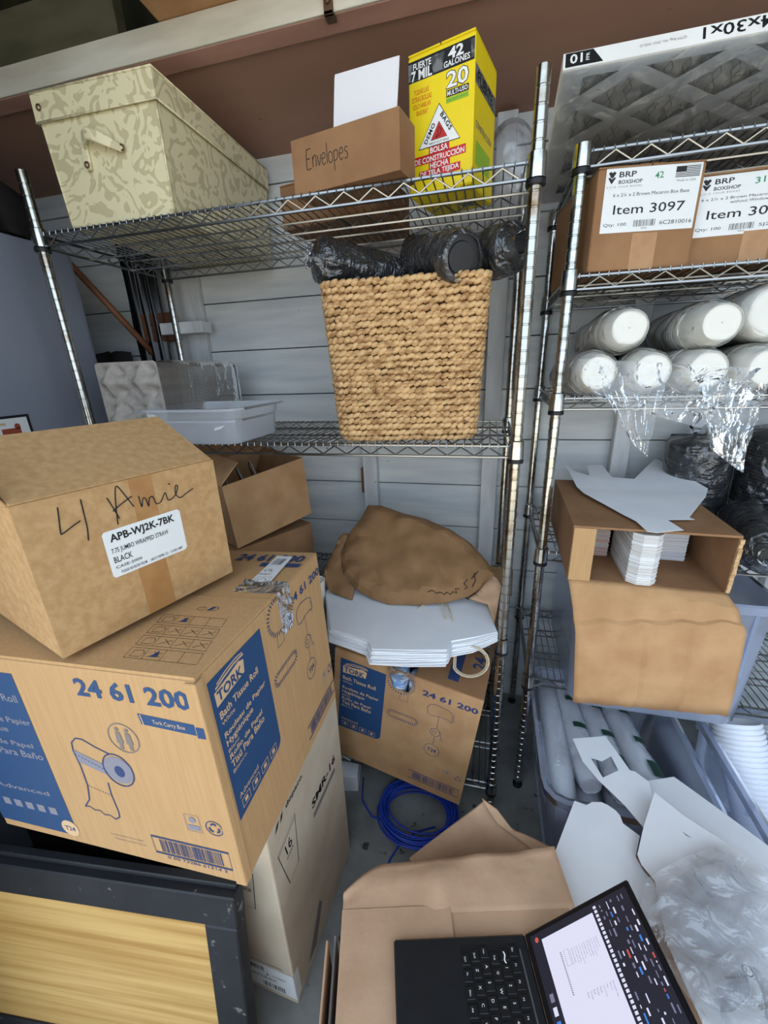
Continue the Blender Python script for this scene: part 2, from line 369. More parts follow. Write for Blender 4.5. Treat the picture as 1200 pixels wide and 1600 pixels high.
def carton_open_body(t, w, d, h, m, th=.004):
    b = MB(); b.box(-w/2, w/2, -d/2, d/2, 0, th)
    b.box(-w/2, w/2, -d/2, -d/2+th, th, h); b.box(-w/2, w/2, d/2-th, d/2, th, h)
    b.box(-w/2, -w/2+th, -d/2+th, d/2-th, th, h); b.box(w/2-th, w/2, -d/2+th, d/2-th, th, h)
    return obj('body', b, m, t)

# ================================================================ THE SETTING
XL, XR, YF, YB = -1.95, 1.55, .10, 1.52
struct('floor', MB().box(XL-.1, XR+.1, -.7, YB+.1, -.06, 0), concrete)
g = struct('ground', MB().box(-12, 12, -14, -.702, -.14, -.06), mat('pale_bounce_ground', srgb(206, 196, 178), .9, 0, srgb(188, 178, 160), 3)); g['kind'] = 'structure'  # unseen ground outside, added pale to bounce warm sunlight into the shed
wb = struct('wall_back', MB().box(XL, XR, YB+.016, YB+.06, 0, 2.12), dark_gap)
# planks: joints at the heights read off the wall
joints = [0, .105, .278, .450, .622, .794, .966, 1.140, 1.314, 1.481, 1.651, 1.822, 1.992, 2.075]
rg = random.Random(3)
for i in range(len(joints)-1):
    z0, z1 = joints[i], joints[i+1]
    cuts = [XL, -1.075, [.02, -.42, .02][i % 3] if i % 2 else .425, XR]
    for a, b in zip(cuts[:-1], cuts[1:]):
        yy = YB+rg.uniform(-.0015, .0015)
        obj('plank', MB().box(a+.0008, b-.0008, yy, YB+.016, z0+.0018, z1-.0018, bev=.0015), white_paint, wb)
for x0, x1, z0, z1, dp in ((-.462, -.408, 0, 2.06, .038), (-.012, .044, 0, 2.06, .038), (.41, .462, 0, 2.06, .038), (.94, .99, 0, 2.06, .038), (-1.30, -1.075, 0, 2.06, .022)):
    obj('stud', MB().box(x0, x1, YB-dp, YB-.0015, z0, z1, bev=.002), white_stud, wb)
obj('stud', MB().box(-1.21, -1.03, YB-.10, YB-.0385, 1.545, 1.585, bev=.002), white_stud, wb)
obj('wood_shim', MB().box(-.474, -.463, YB-.03, YB-.0015, .93, 1.03, bev=.001), brown_wood, wb)
wl = struct('wall_left', MB().box(XL-.06, XL-.016, YF, YB+.06, 0, 2.9), dark_gap)
for i in range(17):
    z0 = i*.17
    obj('plank', MB().box(XL-.016, XL, YF, YB, z0+.002, z0+.168, bev=.0015), white_paint if i < 12 else green_dark, wl)
wr = struct('wall_right', MB().box(XR+.016, XR+.06, YF, YB+.06, 0, 2.9), dark_gap)
for i in range(17):
    z0 = i*.17
    obj('plank', MB().box(XR, XR+.016, YF, YB, z0+.002, z0+.168, bev=.0015), white_paint, wr)
# unseen front wall round the doorway, widened at left to block sky light
fw = struct('wall_front_sky_block', MB().box(XL, -.95, YF-.06, YF, 0, 2.9).box(-.95, XR, YF-.06, YF, 2.5, 2.9), white_paint)
# soffit panel behind the beam, roof over the loft
sof = MB(); y0, y1, z0, z1 = 1.158, YB+.02, 2.118, 2.062
sof.add([(XL, y0, z0), (XR, y0, z0), (XR, y1, z1), (XL, y1, z1), (XL, y0, z0+.02), (XR, y0, z0+.02), (XR, y1, z1+.02), (XL, y1, z1+.02)],
        [(3, 2, 1, 0), (4, 5, 6, 7), (0, 1, 5, 4), (1, 2, 6, 5), (2, 3, 7, 6), (3, 0, 4, 7)])
struct('ceiling', sof, brown_ply)
roof = struct('roof', MB().box(XL-.06, XR+.06, YF-.25, YB+.3, 2.84, 2.9), green_dark)
for k in range(7):
    obj('roof_board', MB().box(XL, XR, YF+.2*k+.003, YF+.2*k+.197, 2.82, 2.84), green_dark, roof)
bw = struct('wall_loft', MB().box(XL, XR, YB+.02, YB+.06, 2.10, 2.84), green_dark)
bm_ = struct('beam', MB().box(XL, XR, 1.104, 1.158, 2.104, 2.160, bev=.002), pink_ply); bm_['kind'] = 'structure'
obj('painted_face_board', MB().box(XL, XR, 1.098, 1.104, 2.1045, 2.162, bev=.001), beam_white, bm_)
# wall plate along the left wall, and a loft tie board
tp = struct('trim_1', MB().box(XL, XL+.10, .3, YB-.04, 1.93, 2.03, bev=.002), white_stud)
obj('block', MB().box(XL+.10, XL+.115, .95, 1.05, 1.96, 2.02, bev=.002), white_stud, tp)
struct('trim_2', MB().box(-1.9, -1.05, 1.30, 1.34, 2.30, 2.42, bev=.002), mat('olive_board', srgb(120, 116, 92), .8, 0, srgb(100, 98, 76), 6, (1, 1, 3)))
br = obj('beam_bracket', MB().box(-.372, -.352, 1.092, 1.098, 2.098, 2.17, bev=.001).box(-.372, -.352, 1.092, 1.118, 2.098, 2.104), iron)
tag(br, 'small rusty metal bracket fixed to the white beam', 'bracket')
obj('bolt', MB().lathe([(0.0055, 0), (.0055, .006), (.003, .008)], 8, Matrix.Translation((-.362, 1.092, 2.118)) @ Matrix.Rotation(R(90), 4, 'X'), cap1=True), iron, br)

# ================================================================ WIRE RACKS
def post_mesh(h, m):
    prof = [(.0127, 0)]; z = .0254
    while z < h-.01:
        prof += [(.0127, z-.0022), (.0114, z-.0012), (.0114, z+.0012), (.0127, z+.0022)]; z += .0254
    prof += [(.0127, h-.002), (.0105, h)]
    return mesh_of('post', MB().lathe(prof, 14, cap0=True, cap1=True), m, 40)
def wire_rack(name, label, x0, x1, y0, y1, top, shelves, pm, group):
    t = thing(name, label, 'shelving rack', (x0, y0, 0), group=group); W, D = x1-x0, y1-y0
    me = post_mesh(top-.025, pm)
    ft = mesh_of('foot', MB().lathe([(.016, 0), (.016, .008), (.007, .012), (.007, .03)], 12, cap0=True), black_plastic, 40)
    cm = mesh_of('collar', MB().lathe([(.0135, -.034), (.0185, -.032), (.0170, .008), (.0135, .010)], 14), chrome, 40)
    rm = mesh_of('split_ring', MB().lathe([(.0132, -.0085), (.0185, -.008), (.0185, 0), (.0132, 0)], 14), black_plastic, 40)
    for px in (0, W):
        for py in (0, D):
            obj('post', me, None, t, M=Matrix.Translation((px, py, .025))); obj('foot', ft, None, t, M=Matrix.Translation((px, py, 0)))
    for z in shelves:
        sh = MB(); rr = .0034; ins = .002
        c4 = [(0, 0), (W, 0), (W, D), (0, D)]
        for k in range(4):
            (ax, ay), (bx, by) = c4[k], c4[(k+1) % 4]
            dx, dy = bx-ax, by-ay; L_ = math.hypot(dx, dy); ux, uy = dx/L_, dy/L_
            A = (ax+ux*.012, ay+uy*.012); B_ = (bx-ux*.012, by-uy*.012)
            sh.tube([(A[0], A[1], z), (B_[0], B_[1], z)], rr); sh.tube([(A[0], A[1], z-.026), (B_[0], B_[1], z-.026)], rr)
        s_ = obj('shelf', sh, chrome_wire, t, 40)
        tr = MB()
        for k in range(4):
            (ax, ay), (bx, by) = c4[k], c4[(k+1) % 4]
            dx, dy = bx-ax, by-ay; L_ = math.hypot(dx, dy); n_ = int(L_/.032)//2*2; pts = []
            for i in range(n_+1):
                f_ = .03/L_+(1-.06/L_)*i/n_; pts.append((ax+dx*f_, ay+dy*f_, z-.003 if i % 2 else z-.0235))
            tr.tube(pts, .0021, 5)
        obj('truss_wire', tr, chrome_wire, s_, 40)
        dk = MB(); n_ = int(W/.0195)
        for i in range(1, n_):
            x = W*i/n_; dk.tube([(x, -.0035, z-.004), (x, -.003, z+.0040), (x, D+.003, z+.0040), (x, D+.0035, z-.004)], .0016, 5)
        for f_ in (.335, .665):
            dk.tube([(.004, D*f_, z), (W-.004, D*f_, z)], .0028, 5)
            nn = int(W/.032)//2*2
            dk.tube([(.03+(W-.06)*i/nn, D*f_, z-.002 if i % 2 else z-.022) for i in range(nn+1)], .0018, 4)
            dk.tube([(.004, D*f_, z-.024), (W-.004, D*f_, z-.024)], .0026, 5)
        obj('deck_wires', dk, chrome_wire, s_, 40)
        for px in (0, W):
            for py in (0, D):
                obj('collar', cm, None, s_, M=Matrix.Translation((px, py, z+.004))); obj('split_ring', rm, None, s_, M=Matrix.Translation((px, py, z-.030)))
    return t
LX0, LX1, LY0, LY1 = -1.133, .067, .970, 1.413
ZT, ZM, ZL, ZB = 1.749, 1.219, .684, .140
rackL = wire_rack('wire_rack', 'chrome wire shelving rack holding the woven basket and damask box', LX0, LX1, LY0, LY1, 1.885, (ZT, ZM, ZL, ZB), rusty, 'chrome wire racks')
RX0, RX1, RY0, RY1 = .163, 1.36, 1.096, 1.538-.055
Q1, Q2, Q3, Q4, Q5 = 1.798, 1.574, 1.313, .902, .468
rackR = wire_rack('wire_rack', 'chrome wire shelving rack holding paper cups and the air filter', RX0, RX1, RY0, RY1, 1.812, (Q1, Q2, Q3, Q4, Q5), chrome, 'chrome wire racks')
DK = .0058   # deck wires rise this far over the rail centre

# ================================================================ CARTONS ON THE LEFT PILE
def tork_long(t, face, w, h, hole=(.207, .342), hr=.029):
    """long side print of a bath tissue carton; drawn on a .401 x .380 face and scaled"""
    pr = Print(); sx, sy = w/.401, h/.380; X = lambda a: a*sx; Y = lambda a: a*sy
    P = lambda a, b: (a*sx, b*sy)
    arc = [(.135+.016*math.cos(R(a)), .134+.016*math.sin(R(a))) for a in range(-90, 1, 15)]
    pr.poly(ink_blue, [P(.018, .112), P(.135, .118)]+[P(*q) for q in arc]+[P(.151, .355), P(.018, .358)], 0)
    pr.poly(ink_pale, [P(.026, .312), P(.094, .317), P(.097, .337), P(.085, .342), P(.060, .338), P(.026, .335)], 1)
    pr.line(ink_pale, [P(.030, .339), P(.050, .343), P(.075, .346), P(.099, .345)], .0028, 1)
    pr.line(ink_pale, [P(.034, .344), P(.055, .349), P(.080, .351), P(.097, .349)], .0020, 1)
    pr.text(ink_blue, 'TORK', X(.030), Y(.3165), X(.060), Y(.017), bold=.03, l=2)
    for s_, y, ww, hh, b in (('Bath Tissue Roll', .290, .098, .0125, .015), ('White', .279, .030, .007, 0), ('Rouleau de Papier', .2545, .110, .0125, .015), ('Hygiénique', .2395, .068, .0135, .015), ('Blanc', .2315, .026, .006, 0),
                             ('Rollo de Papel', .2165, .088, .0115, .015), ('Tisú Para Baño', .2030, .090, .0125, .015), ('Blanco', .1935, .034, .006, 0), ('Advanced', .1440, .052, .0085, 0)):
        pr.text(ink_pale, s_, X(.027), Y(y), X(ww), Y(hh), bold=b, l=2)
    for k in range(4):
        x = .030+k*.028; pr.frame(ink_pale, X(x), Y(.123), X(x+.020), Y(.138), .0014, 2); pr.rect(ink_pale, X(x+.006), Y(.127), X(x+.014), Y(.134), 2)
    hp = [(hole[0]*sx+hr*math.cos(2*math.pi*i/30), hole[1]*sy+hr*math.sin(2*math.pi*i/30)) for i in range(30)]
    hp2 = [p for p in hp if p[1] < h-.006]
    for p in hp2:
        q = Vector((p[0]-hole[0]*sx, p[1]-hole[1]*sy)).normalized(); pr.line(ink_navy, [Vector(p)-q*.001, Vector(p)+q*.007], .0024, 1)
    pr.line(ink_navy, [P(.196, hole[1]-.030), P(.192, hole[1]-.055), P(.216, hole[1]-.055), P(.216, hole[1]-.030)], .0012, 1)
    pr.text(ink_navy, '24 61 200', X(.252), Y(.332), X(.142), Y(.018), bold=.03, l=1)
    ov = []
    for i in range(36):
        a = 2*math.pi*i/36; r = .0105; c0 = .165+.012 if math.cos(a) < 0 else .250-.012
        ov.append((c0+r*math.cos(a), .234+r*math.sin(a)))
    top = [(.177+.061*i/11, .2445) for i in range(12)]; bot = [(.238-.061*i/11, .2235) for i in range(12)]
    e1 = [(.238+.011*math.cos(R(a)), .234+.0105*math.sin(R(a))) for a in (60, 30, 0, -30, -60)]; e2 = [(.177-.011*math.cos(R(a)), .234-.0105*math.sin(R(a))) for a in (60, 30, 0, -30, -60)]
    pr.dashes(ink_navy, [P(*q) for q in top+e1+bot+e2], .0075, .0022, 1)
    dsp = [(.273, .282), (.270, .300), (.277, .313), (.292, .317), (.325, .312), (.338, .304), (.342, .284), (.336, .275), (.331, .282), (.302, .283), (.286, .278)]
    pr.line(ink_navy, [P(*q) for q in dsp], .0014, 1, True); pr.line(ink_navy, [P(.334, .300), P(.338, .287), P(.333, .277)], .0012, 1)
    pr.line(ink_navy, [P(.303, .283), P(.303, .240)], .0011, 1); pr.ring(ink_navy, X(.300), Y(.226), .013*sx, .0013, 1, ry=.013*sy); pr.ring(ink_navy, X(.298), Y(.226), .005*sx, .0012, 1, 12)
    pr.line(ink_navy, [P(.306, .238), P(.316, .230), P(.318, .210), P(.326, .205), P(.314, .207)], .0012, 1)
    pr.line(ink_navy, [P(.301, .212), P(.300, .182)], .0011, 1); pr.ring(ink_navy, X(.299), Y(.161), .021*sx, .0013, 1, ry=.021*sy)
    pr.text(ink_navy, 'T24', X(.2865), Y(.155), X(.025), Y(.012), bold=.02, l=1)
    pr.ring(ink_dull, X(.382), Y(.096), .012*sx, .0012, 1)
    for k in range(3):
        a = R(90+120*k); pr.line(ink_navy, [(X(.382)+.007*math.cos(a-.6), Y(.096)+.007*math.sin(a-.6)), (X(.382)+.008*math.cos(a), Y(.096)+.008*math.sin(a)), (X(.382)+.007*math.cos(a+.7), Y(.096)+.007*math.sin(a+.7))], .003, 1)
    pr.frame(ink_dull, X(.340), Y(.084), X(.362), Y(.110), .001, 1); pr.disc(ink_dull, X(.351), Y(.102), .005, 1, 10)
    pr.frame(ink_navy, X(.246), Y(.026), X(.392), Y(.055), .0028, 1); pr.bars(ink_navy, X(.258), Y(.030), X(.380), Y(.051), 30, 1, 5)
    pr.text(ink_grey, 'Contents sold by count', X(.190), Y(.038), X(.045), Y(.004), bold=0, l=1)
    pr.build(t, *face)
    return pr

BW, BD, BH = .497, .401, .380
B = thing('tissue_carton', 'large brown bath tissue carton with blue printed panels carrying the straw box', 'cardboard box', (-.572, .523, .644), (-1.684, -2.753, .361), 'bath tissue cartons')
obj('body', MB().box(-BW/2, BW/2, -BD/2, BD/2, 0, BH-.004, bev=.005), kraft_warm, B)
obj('top_flap', MB().box(-BW/2+.002, BW/2-.001, -BD/2+.002, -.003, BH-.004, BH+.001), kraft_warm, B)
obj('top_flap', MB().box(-BW/2+.002, BW/2-.001, .001, BD/2-.002, BH-.004, BH-.001), kraft_warm, B)
obj('corner_flap', MB().box(BW/2-.016, BW/2+.003, -BD/2-.003, -BD/2, .004, BH-.006, bev=.0015), kraft_warm, B)
obj('corner_flap', MB().box(BW/2, BW/2+.0028, -BD/2, -BD/2+.013, .004, BH-.006, bev=.0012), kraft_warm, B)
tork_long(B, F_right(BW+.0005, BD, BH), BD, BH)
pr = Print()
arc = [(.158+.02*math.cos(R(a)), .04+.02*math.sin(R(a))) for a in range(-90, 1, 15)]
pr.poly(ink_blue, [(0.004, .02)]+arc+[(.178, .352), (.004, .352)], 0)
for s_, y, x1, hh in (('Bath Tissue Roll', .298, .168, .014), ('Rouleau de Papier', .252, .176, .015), ('Hygiénique', .232, .12, .015), ('Rollo de Papel', .205, .160, .013), ('Tisú Para Baño', .186, .172, .014), ('Advanced', .105, .150, .010)):
    pr.text(ink_dull, s_, .03, y, x1-.03, hh, bold=.012, l=1)
for k in range(5): pr.rect(ink_dull, .03+k*.026, .062, .046+k*.026, .078, 1)
pr.disc(ink_pale, .166, .036, .018, 1); pr.text(ink_navy, 'T24', .155, .031, .022, .010, l=2)
pr.text(ink_blue, '24 61 200', .294, .329, .188, .031, bold=.028)
pr.poly(ink_blue, [(.392, .294), (.4835, .288), (.4835, .306), (.390, .312)], 0); pr.line(ink_pale, [(.396, .293), (.394, .311)], .0014, 1)
pr.text(ink_pale, 'Tork Carry Box', .412, .296, .052, .009, rot=-3, bold=0, l=1)
pr.ring(ink_grey, .351, .262, .026, .0018, 1)
for dx in (-.008, .009):
    pr.disc(ink_grey, .351+dx, .277, .0035, 1, 10)
    pr.poly(ink_grey, [(.351+dx-.006, .252), (.351+dx+.006, .252), (.351+dx+.004, .272), (.351+dx-.004, .272)], 1)
    pr.rect(ink_grey, .351+dx-.003, .241, .351+dx+.003, .252, 1)
# the toilet roll drawing
pr.poly(ink_dull, [(.243, .222), (.292, .203), (.300, .180), (.246, .198)], 0)
pr.disc(ink_dull, .320, .196, .026, 0); pr.ring(ink_navy, .320, .196, .027, .0022, 1, ry=.031); pr.disc(ink_navy, .322, .194, .009, 1, ry=.011)
pr.line(ink_navy, [(.313, .226), (.290, .235), (.270, .246), (.257, .246), (.246, .236), (.243, .220), (.246, .190), (.245, .150), (.237, .118), (.222, .100)], .0022)
pr.line(ink_navy, [(.222, .100), (.232, .102), (.240, .096), (.250, .098), (.258, .090), (.268, .092), (.278, .085)], .0018)
pr.line(ink_navy, [(.278, .085), (.288, .092), (.290, .105), (.288, .140), (.290, .165)], .0022)
for k in range(9):
    a, b = k/9, (k+.55)/9
    pr.line(ink_navy, [(.244+.05*a, .214-.022*a), (.244+.05*b, .214-.022*b)], .0012); pr.line(ink_navy, [(.247+.044*a, .150-.013*a), (.247+.044*b, .150-.013*b)], .0012)
pr.frame(ink_dull, .417, .098, .442, .132, .001); pr.disc(ink_dull, .430, .122, .006, 1, 10); pr.rect(ink_dull, .420, .101, .439, .111, 0)
pr.ring(ink_navy, .466, .114, .014, .0014)
for k in range(3):
    a = R(90+120*k); pr.line(ink_navy, [(.466+.008*math.cos(a-.6), .114+.008*math.sin(a-.6)), (.466+.009*math.cos(a), .114+.009*math.sin(a)), (.466+.008*math.cos(a+.7), .114+.008*math.sin(a+.7))], .0035, 1)
pr.frame(ink_navy, .340, .030, .479, .066, .0035); pr.bars(ink_navy, .354, .034, .466, .062, 34, 1, 9)
pr.text(ink_navy, '0 00 73286 61314 3', .360, .0205, .108, .006, bold=0)
pr.text(ink_grey, 'Contents sold by count not weight', .255, .045, .065, .0045, bold=0); pr.text(ink_grey, 'Packed for professional use', .262, .036, .06, .0045, bold=0)
pr.build(B, (-BW/2, -BD/2-.0003, 0), (1, 0, 0), (0, 0, 1))
pr = Print(); pr.rect(ink_blue, .4838, .288, .496, .306, 0); pr.build(B, (-BW/2, -BD/2-.0033, 0), (1, 0, 0), (0, 0, 1))
pr = Print()   # top: instruction pictograms, number, blue bar
def grid_uv(u, v): return (.365+(.338-.365)*v+(.483-.365)*u, .022+.112*v)
for r_ in range(4):
    for c_ in range(4):
        a = grid_uv(c_/4, r_/4+.02); b = grid_uv((c_+1)/4, r_/4+.02); d_ = grid_uv((c_+1)/4, r_/4+.22); e_ = grid_uv(c_/4, r_/4+.22)
        pr.line(ink_black, [a, b, d_, e_], .0008, 1, True)
        if c_ == 0: pr.line(ink_black, [(a[0]+.006, a[1]+.004), (a[0]+.022, a[1]+.004), (a[0]+.024, a[1]+.012), (a[0]+.018, a[1]+.018), (a[0]+.004, a[1]+.016)], .0008, 1, True)
        elif (r_ in (1, 2)) or c_ == 1:
            pr.line(ink_black, [(a[0]+.004, a[1]+.005), (a[0]+.022, a[1]+.016), (a[0]+.024, a[1]+.006), (a[0]+.008, a[1]+.017)], .0008, 1)
        if (r_, c_) in ((0, 1), (3, 1)): pr.poly(ink_navy, [(a[0]+.008, a[1]+.006), (a[0]+.020, a[1]+.006), (a[0]+.014, a[1]+.020)], 1)
pr.line(ink_black, [(.385, .152), (.392, .150), (.400, .153), (.401, .158), (.393, .160), (.386, .157)], .0008, 1, True); pr.poly(ink_navy, [(.405, .149), (.413, .152), (.416, .163), (.409, .162)], 1); pr.line(ink_black, [(.414, .149), (.423, .156), (.418, .164)], .001, 1)
pr.text(ink_navy, '24 61 200', .330, .345, .155, .033, bold=.028); pr.rect(ink_navy, .402, .322, .489, .338, 0)
pr.build(B, (-BW/2, -BD/2, BH+.0012), (1, 0, 0), (0, 1, 0))
ship = obj('shipping_label', MB().add([(.176, .040, BH+.0026), (.218, .040, BH+.0026), (.207, .168, BH+.0026), (.170, .170, BH+.0026)], [(0, 1, 2, 3)]), label_white, B)
pr = Print(); pr.bars(ink_dull, .178, .125, .202, .155, 10, 1, 4); pr.ring(ink_dull, .196, .058, .008, .0012); pr.text(ink_dull, 'LTL', .180, .095, .018, .010); pr.text(ink_dull, 'PRIORITY', .176, .080, .026, .006); pr.frame(ink_dull, .182, .044, .210, .072, .001)
pr.build(B, (0, 0, BH+.0028), (1, 0, 0), (0, 1, 0))
# crinkled clear tape over the long edge
tb = MB(); n_ = 14
for i in range(n_+1):
    s_ = i/n_*.17-.085; zz = BH+.003 if s_ < 0 else BH+.003-s_; xx = BW/2+min(s_, .003) if s_ < 0 else BW/2+.004
    for j in range(6):
        yy = .010+j*.009; k = fb((s_*60, j*.9, 3), 1)*.003
        tb.v.append((xx+(k if s_ >= 0 else 0), yy+fb((s_*30, j, 1))*.004, zz+(k if s_ < 0 else 0)+.001))
for i in range(n_):
    for j in range(5): tb.f.append((i*6+j, i*6+j+1, i*6+7+j, i*6+6+j))
obj('clear_tape', tb, film_clear, B)

# straw box on top
AW, AD, AH = .281, .280, .217
A = thing('straw_carton', 'open brown straw carton with 4 Annie written in marker', 'cardboard box', (-.6335, .508, 1.0435), (0, 0, 72.4))
carton_open_body(A, AW, AD, AH, kraft_fine)
fl = lambda L_, wd, th: MB().box(-wd/2, wd/2, 0, L_, -th, 0, bev=.001)
obj('top_flap', fl(.150, AW-.002, .004), kraft_fine, A, M=Matrix.Translation((0, -AD/2+.002, AH+.002)) @ Matrix.Rotation(R(27), 4, 'X'))
obj('top_flap', fl(.150, AW-.002, .004), kraft_fine, A, M=Matrix.Translation((0, AD/2-.002, AH+.002)) @ Matrix.Rotation(R(180), 4, 'Z') @ Matrix.Rotation(R(4), 4, 'X'))
obj('side_flap', fl(.10, AD-.01, .004), kraft_fine, A, M=Matrix.Translation((-AW/2+.002, 0, AH)) @ Matrix.Rotation(R(90), 4, 'Z') @ Matrix.Rotation(R(65), 4, 'X'))
obj('side_flap', fl(.10, AD-.03, .004), kraft_fine, A, M=Matrix.Translation((AW/2-.004, 0, AH-.002)) @ Matrix.Rotation(R(90), 4, 'Z') @ Matrix.Rotation(R(-4), 4, 'X'))
pr = Print()
obj('packing_tape', MB().box(-.004, .030, -AD/2-.0003, -AD/2, .150, .217), tape_m, A); obj('packing_tape', MB().box(-.0205, .0235, -AD/2-.0003, -AD/2, 0, .082), tape_m, A)
pr.poly(label_white, [(.085, .085), (.088, .081), (.199, .081), (.203, .085), (.203, .148), (.199, .152), (.088, .152), (.085, .148)], 1)
pr.text(ink_black, 'APB-WJ2K-7BK', .0935, .131, .098, .0155, bold=.03, l=2); pr.text(ink_black, '7.75 JUMBO WRAPPED STRAW', .0915, .1155, .086, .0095, bold=.012, l=2)
pr.text(ink_black, 'BLACK', .0915, .1025, .026, .0095, bold=.012, l=2); pr.text(ink_black, 'CASE-2000', .0915, .0935, .038, .0045, bold=.01, l=2)
pr.text(ink_black, 'PLEASE REORDER FROM', .097, .0845, .038, .0045, bold=.008, l=2); pr.text(ink_black, 'ABCO PAPER CO.   513-821-0887', .141, .0845, .054, .0045, bold=.008, l=2)
scribble(pr, ink_black, [[(.046, .203), (.044, .190), (.041, .170), (.043, .168), (.056, .174), (.066, .178)], [(.073, .206), (.072, .185), (.071, .165), (.068, .148)],
    [(.104, .199), (.108, .185), (.113, .165)], [(.109, .157), (.112, .180), (.117, .206), (.121, .211), (.128, .196), (.136, .176)], [(.107, .178), (.118, .184), (.132, .190), (.137, .192)],
    [(.146, .190), (.147, .172), (.151, .184), (.155, .183), (.157, .170), (.160, .181), (.166, .183), (.169, .171), (.177, .172), (.186, .184), (.188, .172), (.194, .171), (.203, .177), (.2085, .188), (.205, .190), (.2025, .177), (.209, .169), (.220, .173), (.234, .178)],
    [(.194, .196), (.197, .195)]], .0017, 3)
pr.build(A, *F_front(AW, AD, AH), name='packing_tape')

# cup carton under the tissue carton
CW, CD, CH = .215, .338, .618
C = thing('cup_carton', 'tall cream cup carton marked SMR-16 standing under the bath tissue carton', 'cardboard box', (-.4635, .6085, 0), (0, 0, -2.9))
carton_closed(C, CW, CD, CH, cream_carton, 'y', True)
pr = Print()
pr.text(ink_black, 'SMR-16', .163, .424, .134, .026, bold=.03); pr.rect(ink_grey, .165, .392, .290, .408, 0)
pr.line(ink_black, [(.022, .491), (.095, .510), (.084, .374), (.044, .369)], .002, 1, True); pr.line(ink_black, [(.024, .484), (.093, .502)], .0012)
pr.text(ink_black, '16', .050, .450, .024, .030, rot=8, bold=.01); pr.text(ink_black, 'OUNCE', .048, .437, .027, .007, rot=8)
pr.poly(ink_black, [(.026, .548), (.036, .552), (.044, .566), (.034, .564)], 0); pr.poly(ink_black, [(.046, .552), (.054, .556), (.060, .572), (.051, .567)], 0)
pr.text(ink_black, 'dopaco', .07, .556, .07, .018, bold=.02)
pr.poly(ink_grey, [(.06, .03), (.14, .128), (.15, .10), (.10, .02)], 0)
pr.build(C, *F_right(CW, CD, CH))
pr = Print(); o_ = .203
pr.line(ink_black, [(.300-o_, .453), (.369-o_, .453), (.356-o_, .332), (.312-o_, .332)], .002, 1, True); pr.line(ink_black, [(.300-o_, .446), (.369-o_, .446)], .0012)
pr.text(ink_black, '16', .317-o_, .404, .034, .036, bold=.01); pr.text(ink_black, 'OUNCE', .312-o_, .388, .044, .010)
pr.line(ink_black, [(.25-o_, .125), (.39-o_, .125), (.39-o_, .118)], .0016, 1)
pr.rect(label_white, .245-o_, .02, .4175-o_, .114, 1); pr.bars(ink_black, .26-o_, .088, .34-o_, .106, 18, 2, 3); pr.text(ink_black, 'F', .345-o_, .072, .006, .012, l=2); pr.text(ink_black, 'WHITE/BLANC', .30-o_, .058, .07, .010, l=2, bold=0); pr.text(ink_grey, '4.51740004', .36-o_, .078, .034, .006, l=2); pr.bars(ink_black, .33-o_, .026, .39-o_, .046, 12, 2, 8)
pr.build(C, *F_front(CW, CD, CH))
obj('wrapped_label', MB().box(CW/2, CW/2+.0005, -CD/2, -CD/2+.02, .02, .114), label_white, C)
ck = thing('storage_crate', 'black plastic crate in the shadow under the bath tissue carton', 'crate', (-.815, .60, 0))
b = MB(); cw, cdp, chh = .44, .33, .618
b.box(-cw/2, cw/2, -cdp/2, cdp/2, 0, .006)
for s_ in (-1, 1):
    b.box(-cw/2, cw/2, s_*cdp/2-.003, s_*cdp/2+.003, .006, chh-.02); b.box(s_*cw/2-.003, s_*cw/2+.003, -cdp/2+.003, cdp/2-.003, .006, chh-.02)
obj('body', b, black_plastic, ck)
obj('rim', MB().box(-cw/2-.008, cw/2+.008, -cdp/2-.008, -cdp/2+.006, chh-.02, chh, bev=.002).box(-cw/2-.008, cw/2+.008, cdp/2-.006, cdp/2+.008, chh-.02, chh, bev=.002).box(-cw/2-.008, -cw/2+.006, -cdp/2+.006, cdp/2-.006, chh-.02, chh).box(cw/2-.006, cw/2+.008, -cdp/2+.006, cdp/2-.006, chh-.02, chh), black_plastic, ck)

# framed pine panel leaning at lower left (origin at its top right front corner)
PLH = .515
D = thing('framed_panel', 'pine panel in a scuffed black wooden frame at the lower left', 'panel', (-.406, .372, .498), (-8, 0, 6.2))
PW = .86; th = .034
obj('pine_panel', MB().box(-PW+.06, -.060, .006, .016, -PLH+.06, -.070), woodpanel, D)
obj('frame_rail', MB().box(-PW, 0, 0, th, -.072, 0, bev=.0025), black_wood, D)
obj('frame_rail', MB().box(-PW, 0, 0, th, -PLH+.02, -PLH+.075, bev=.0025), black_wood, D)
obj('frame_stile', MB().box(-.066, -.0006, -.0008, th-.0008, -PLH+.005, -.0724, bev=.0025), black_wood, D)
obj('frame_stile', MB().box(-PW+.0006, -PW+.066, -.0008, th-.0008, -PLH+.005, -.0724, bev=.0025), black_wood, D)
obj('edge_strip', MB().box(-PW+.02, -.004, th*.45, th*.95, .0002, .010, bev=.002), black_wood, D)

# tilted bath tissue carton on the bottom shelf
HW, HD, HH = .434, .40, .440
ly = Vector((math.sin(R(7.677)), math.cos(R(7.677)), 0))
hc = Vector((-.227, 1.016, .146)) + ly*((HD-.215)/2)
H = thing('tissue_carton', 'tilted bath tissue carton on the bottom shelf with a torn hole in front', 'cardboard box', hc+Vector((0, 0, .028)), (2.0, 7.455, -7.677), 'bath tissue cartons')
b = MB(); b.box(-HW/2, HW/2, -HD/2+.004, HD/2, 0, .004); b.box(-HW/2, HW/2, HD/2-.004, HD/2, .004, HH); b.box(-HW/2, -HW/2+.004, -HD/2+.004, HD/2-.004, .004, HH); b.box(HW/2-.004, HW/2, -HD/2+.004, HD/2-.004, .004, HH)
obj('body', b, kraft, H)
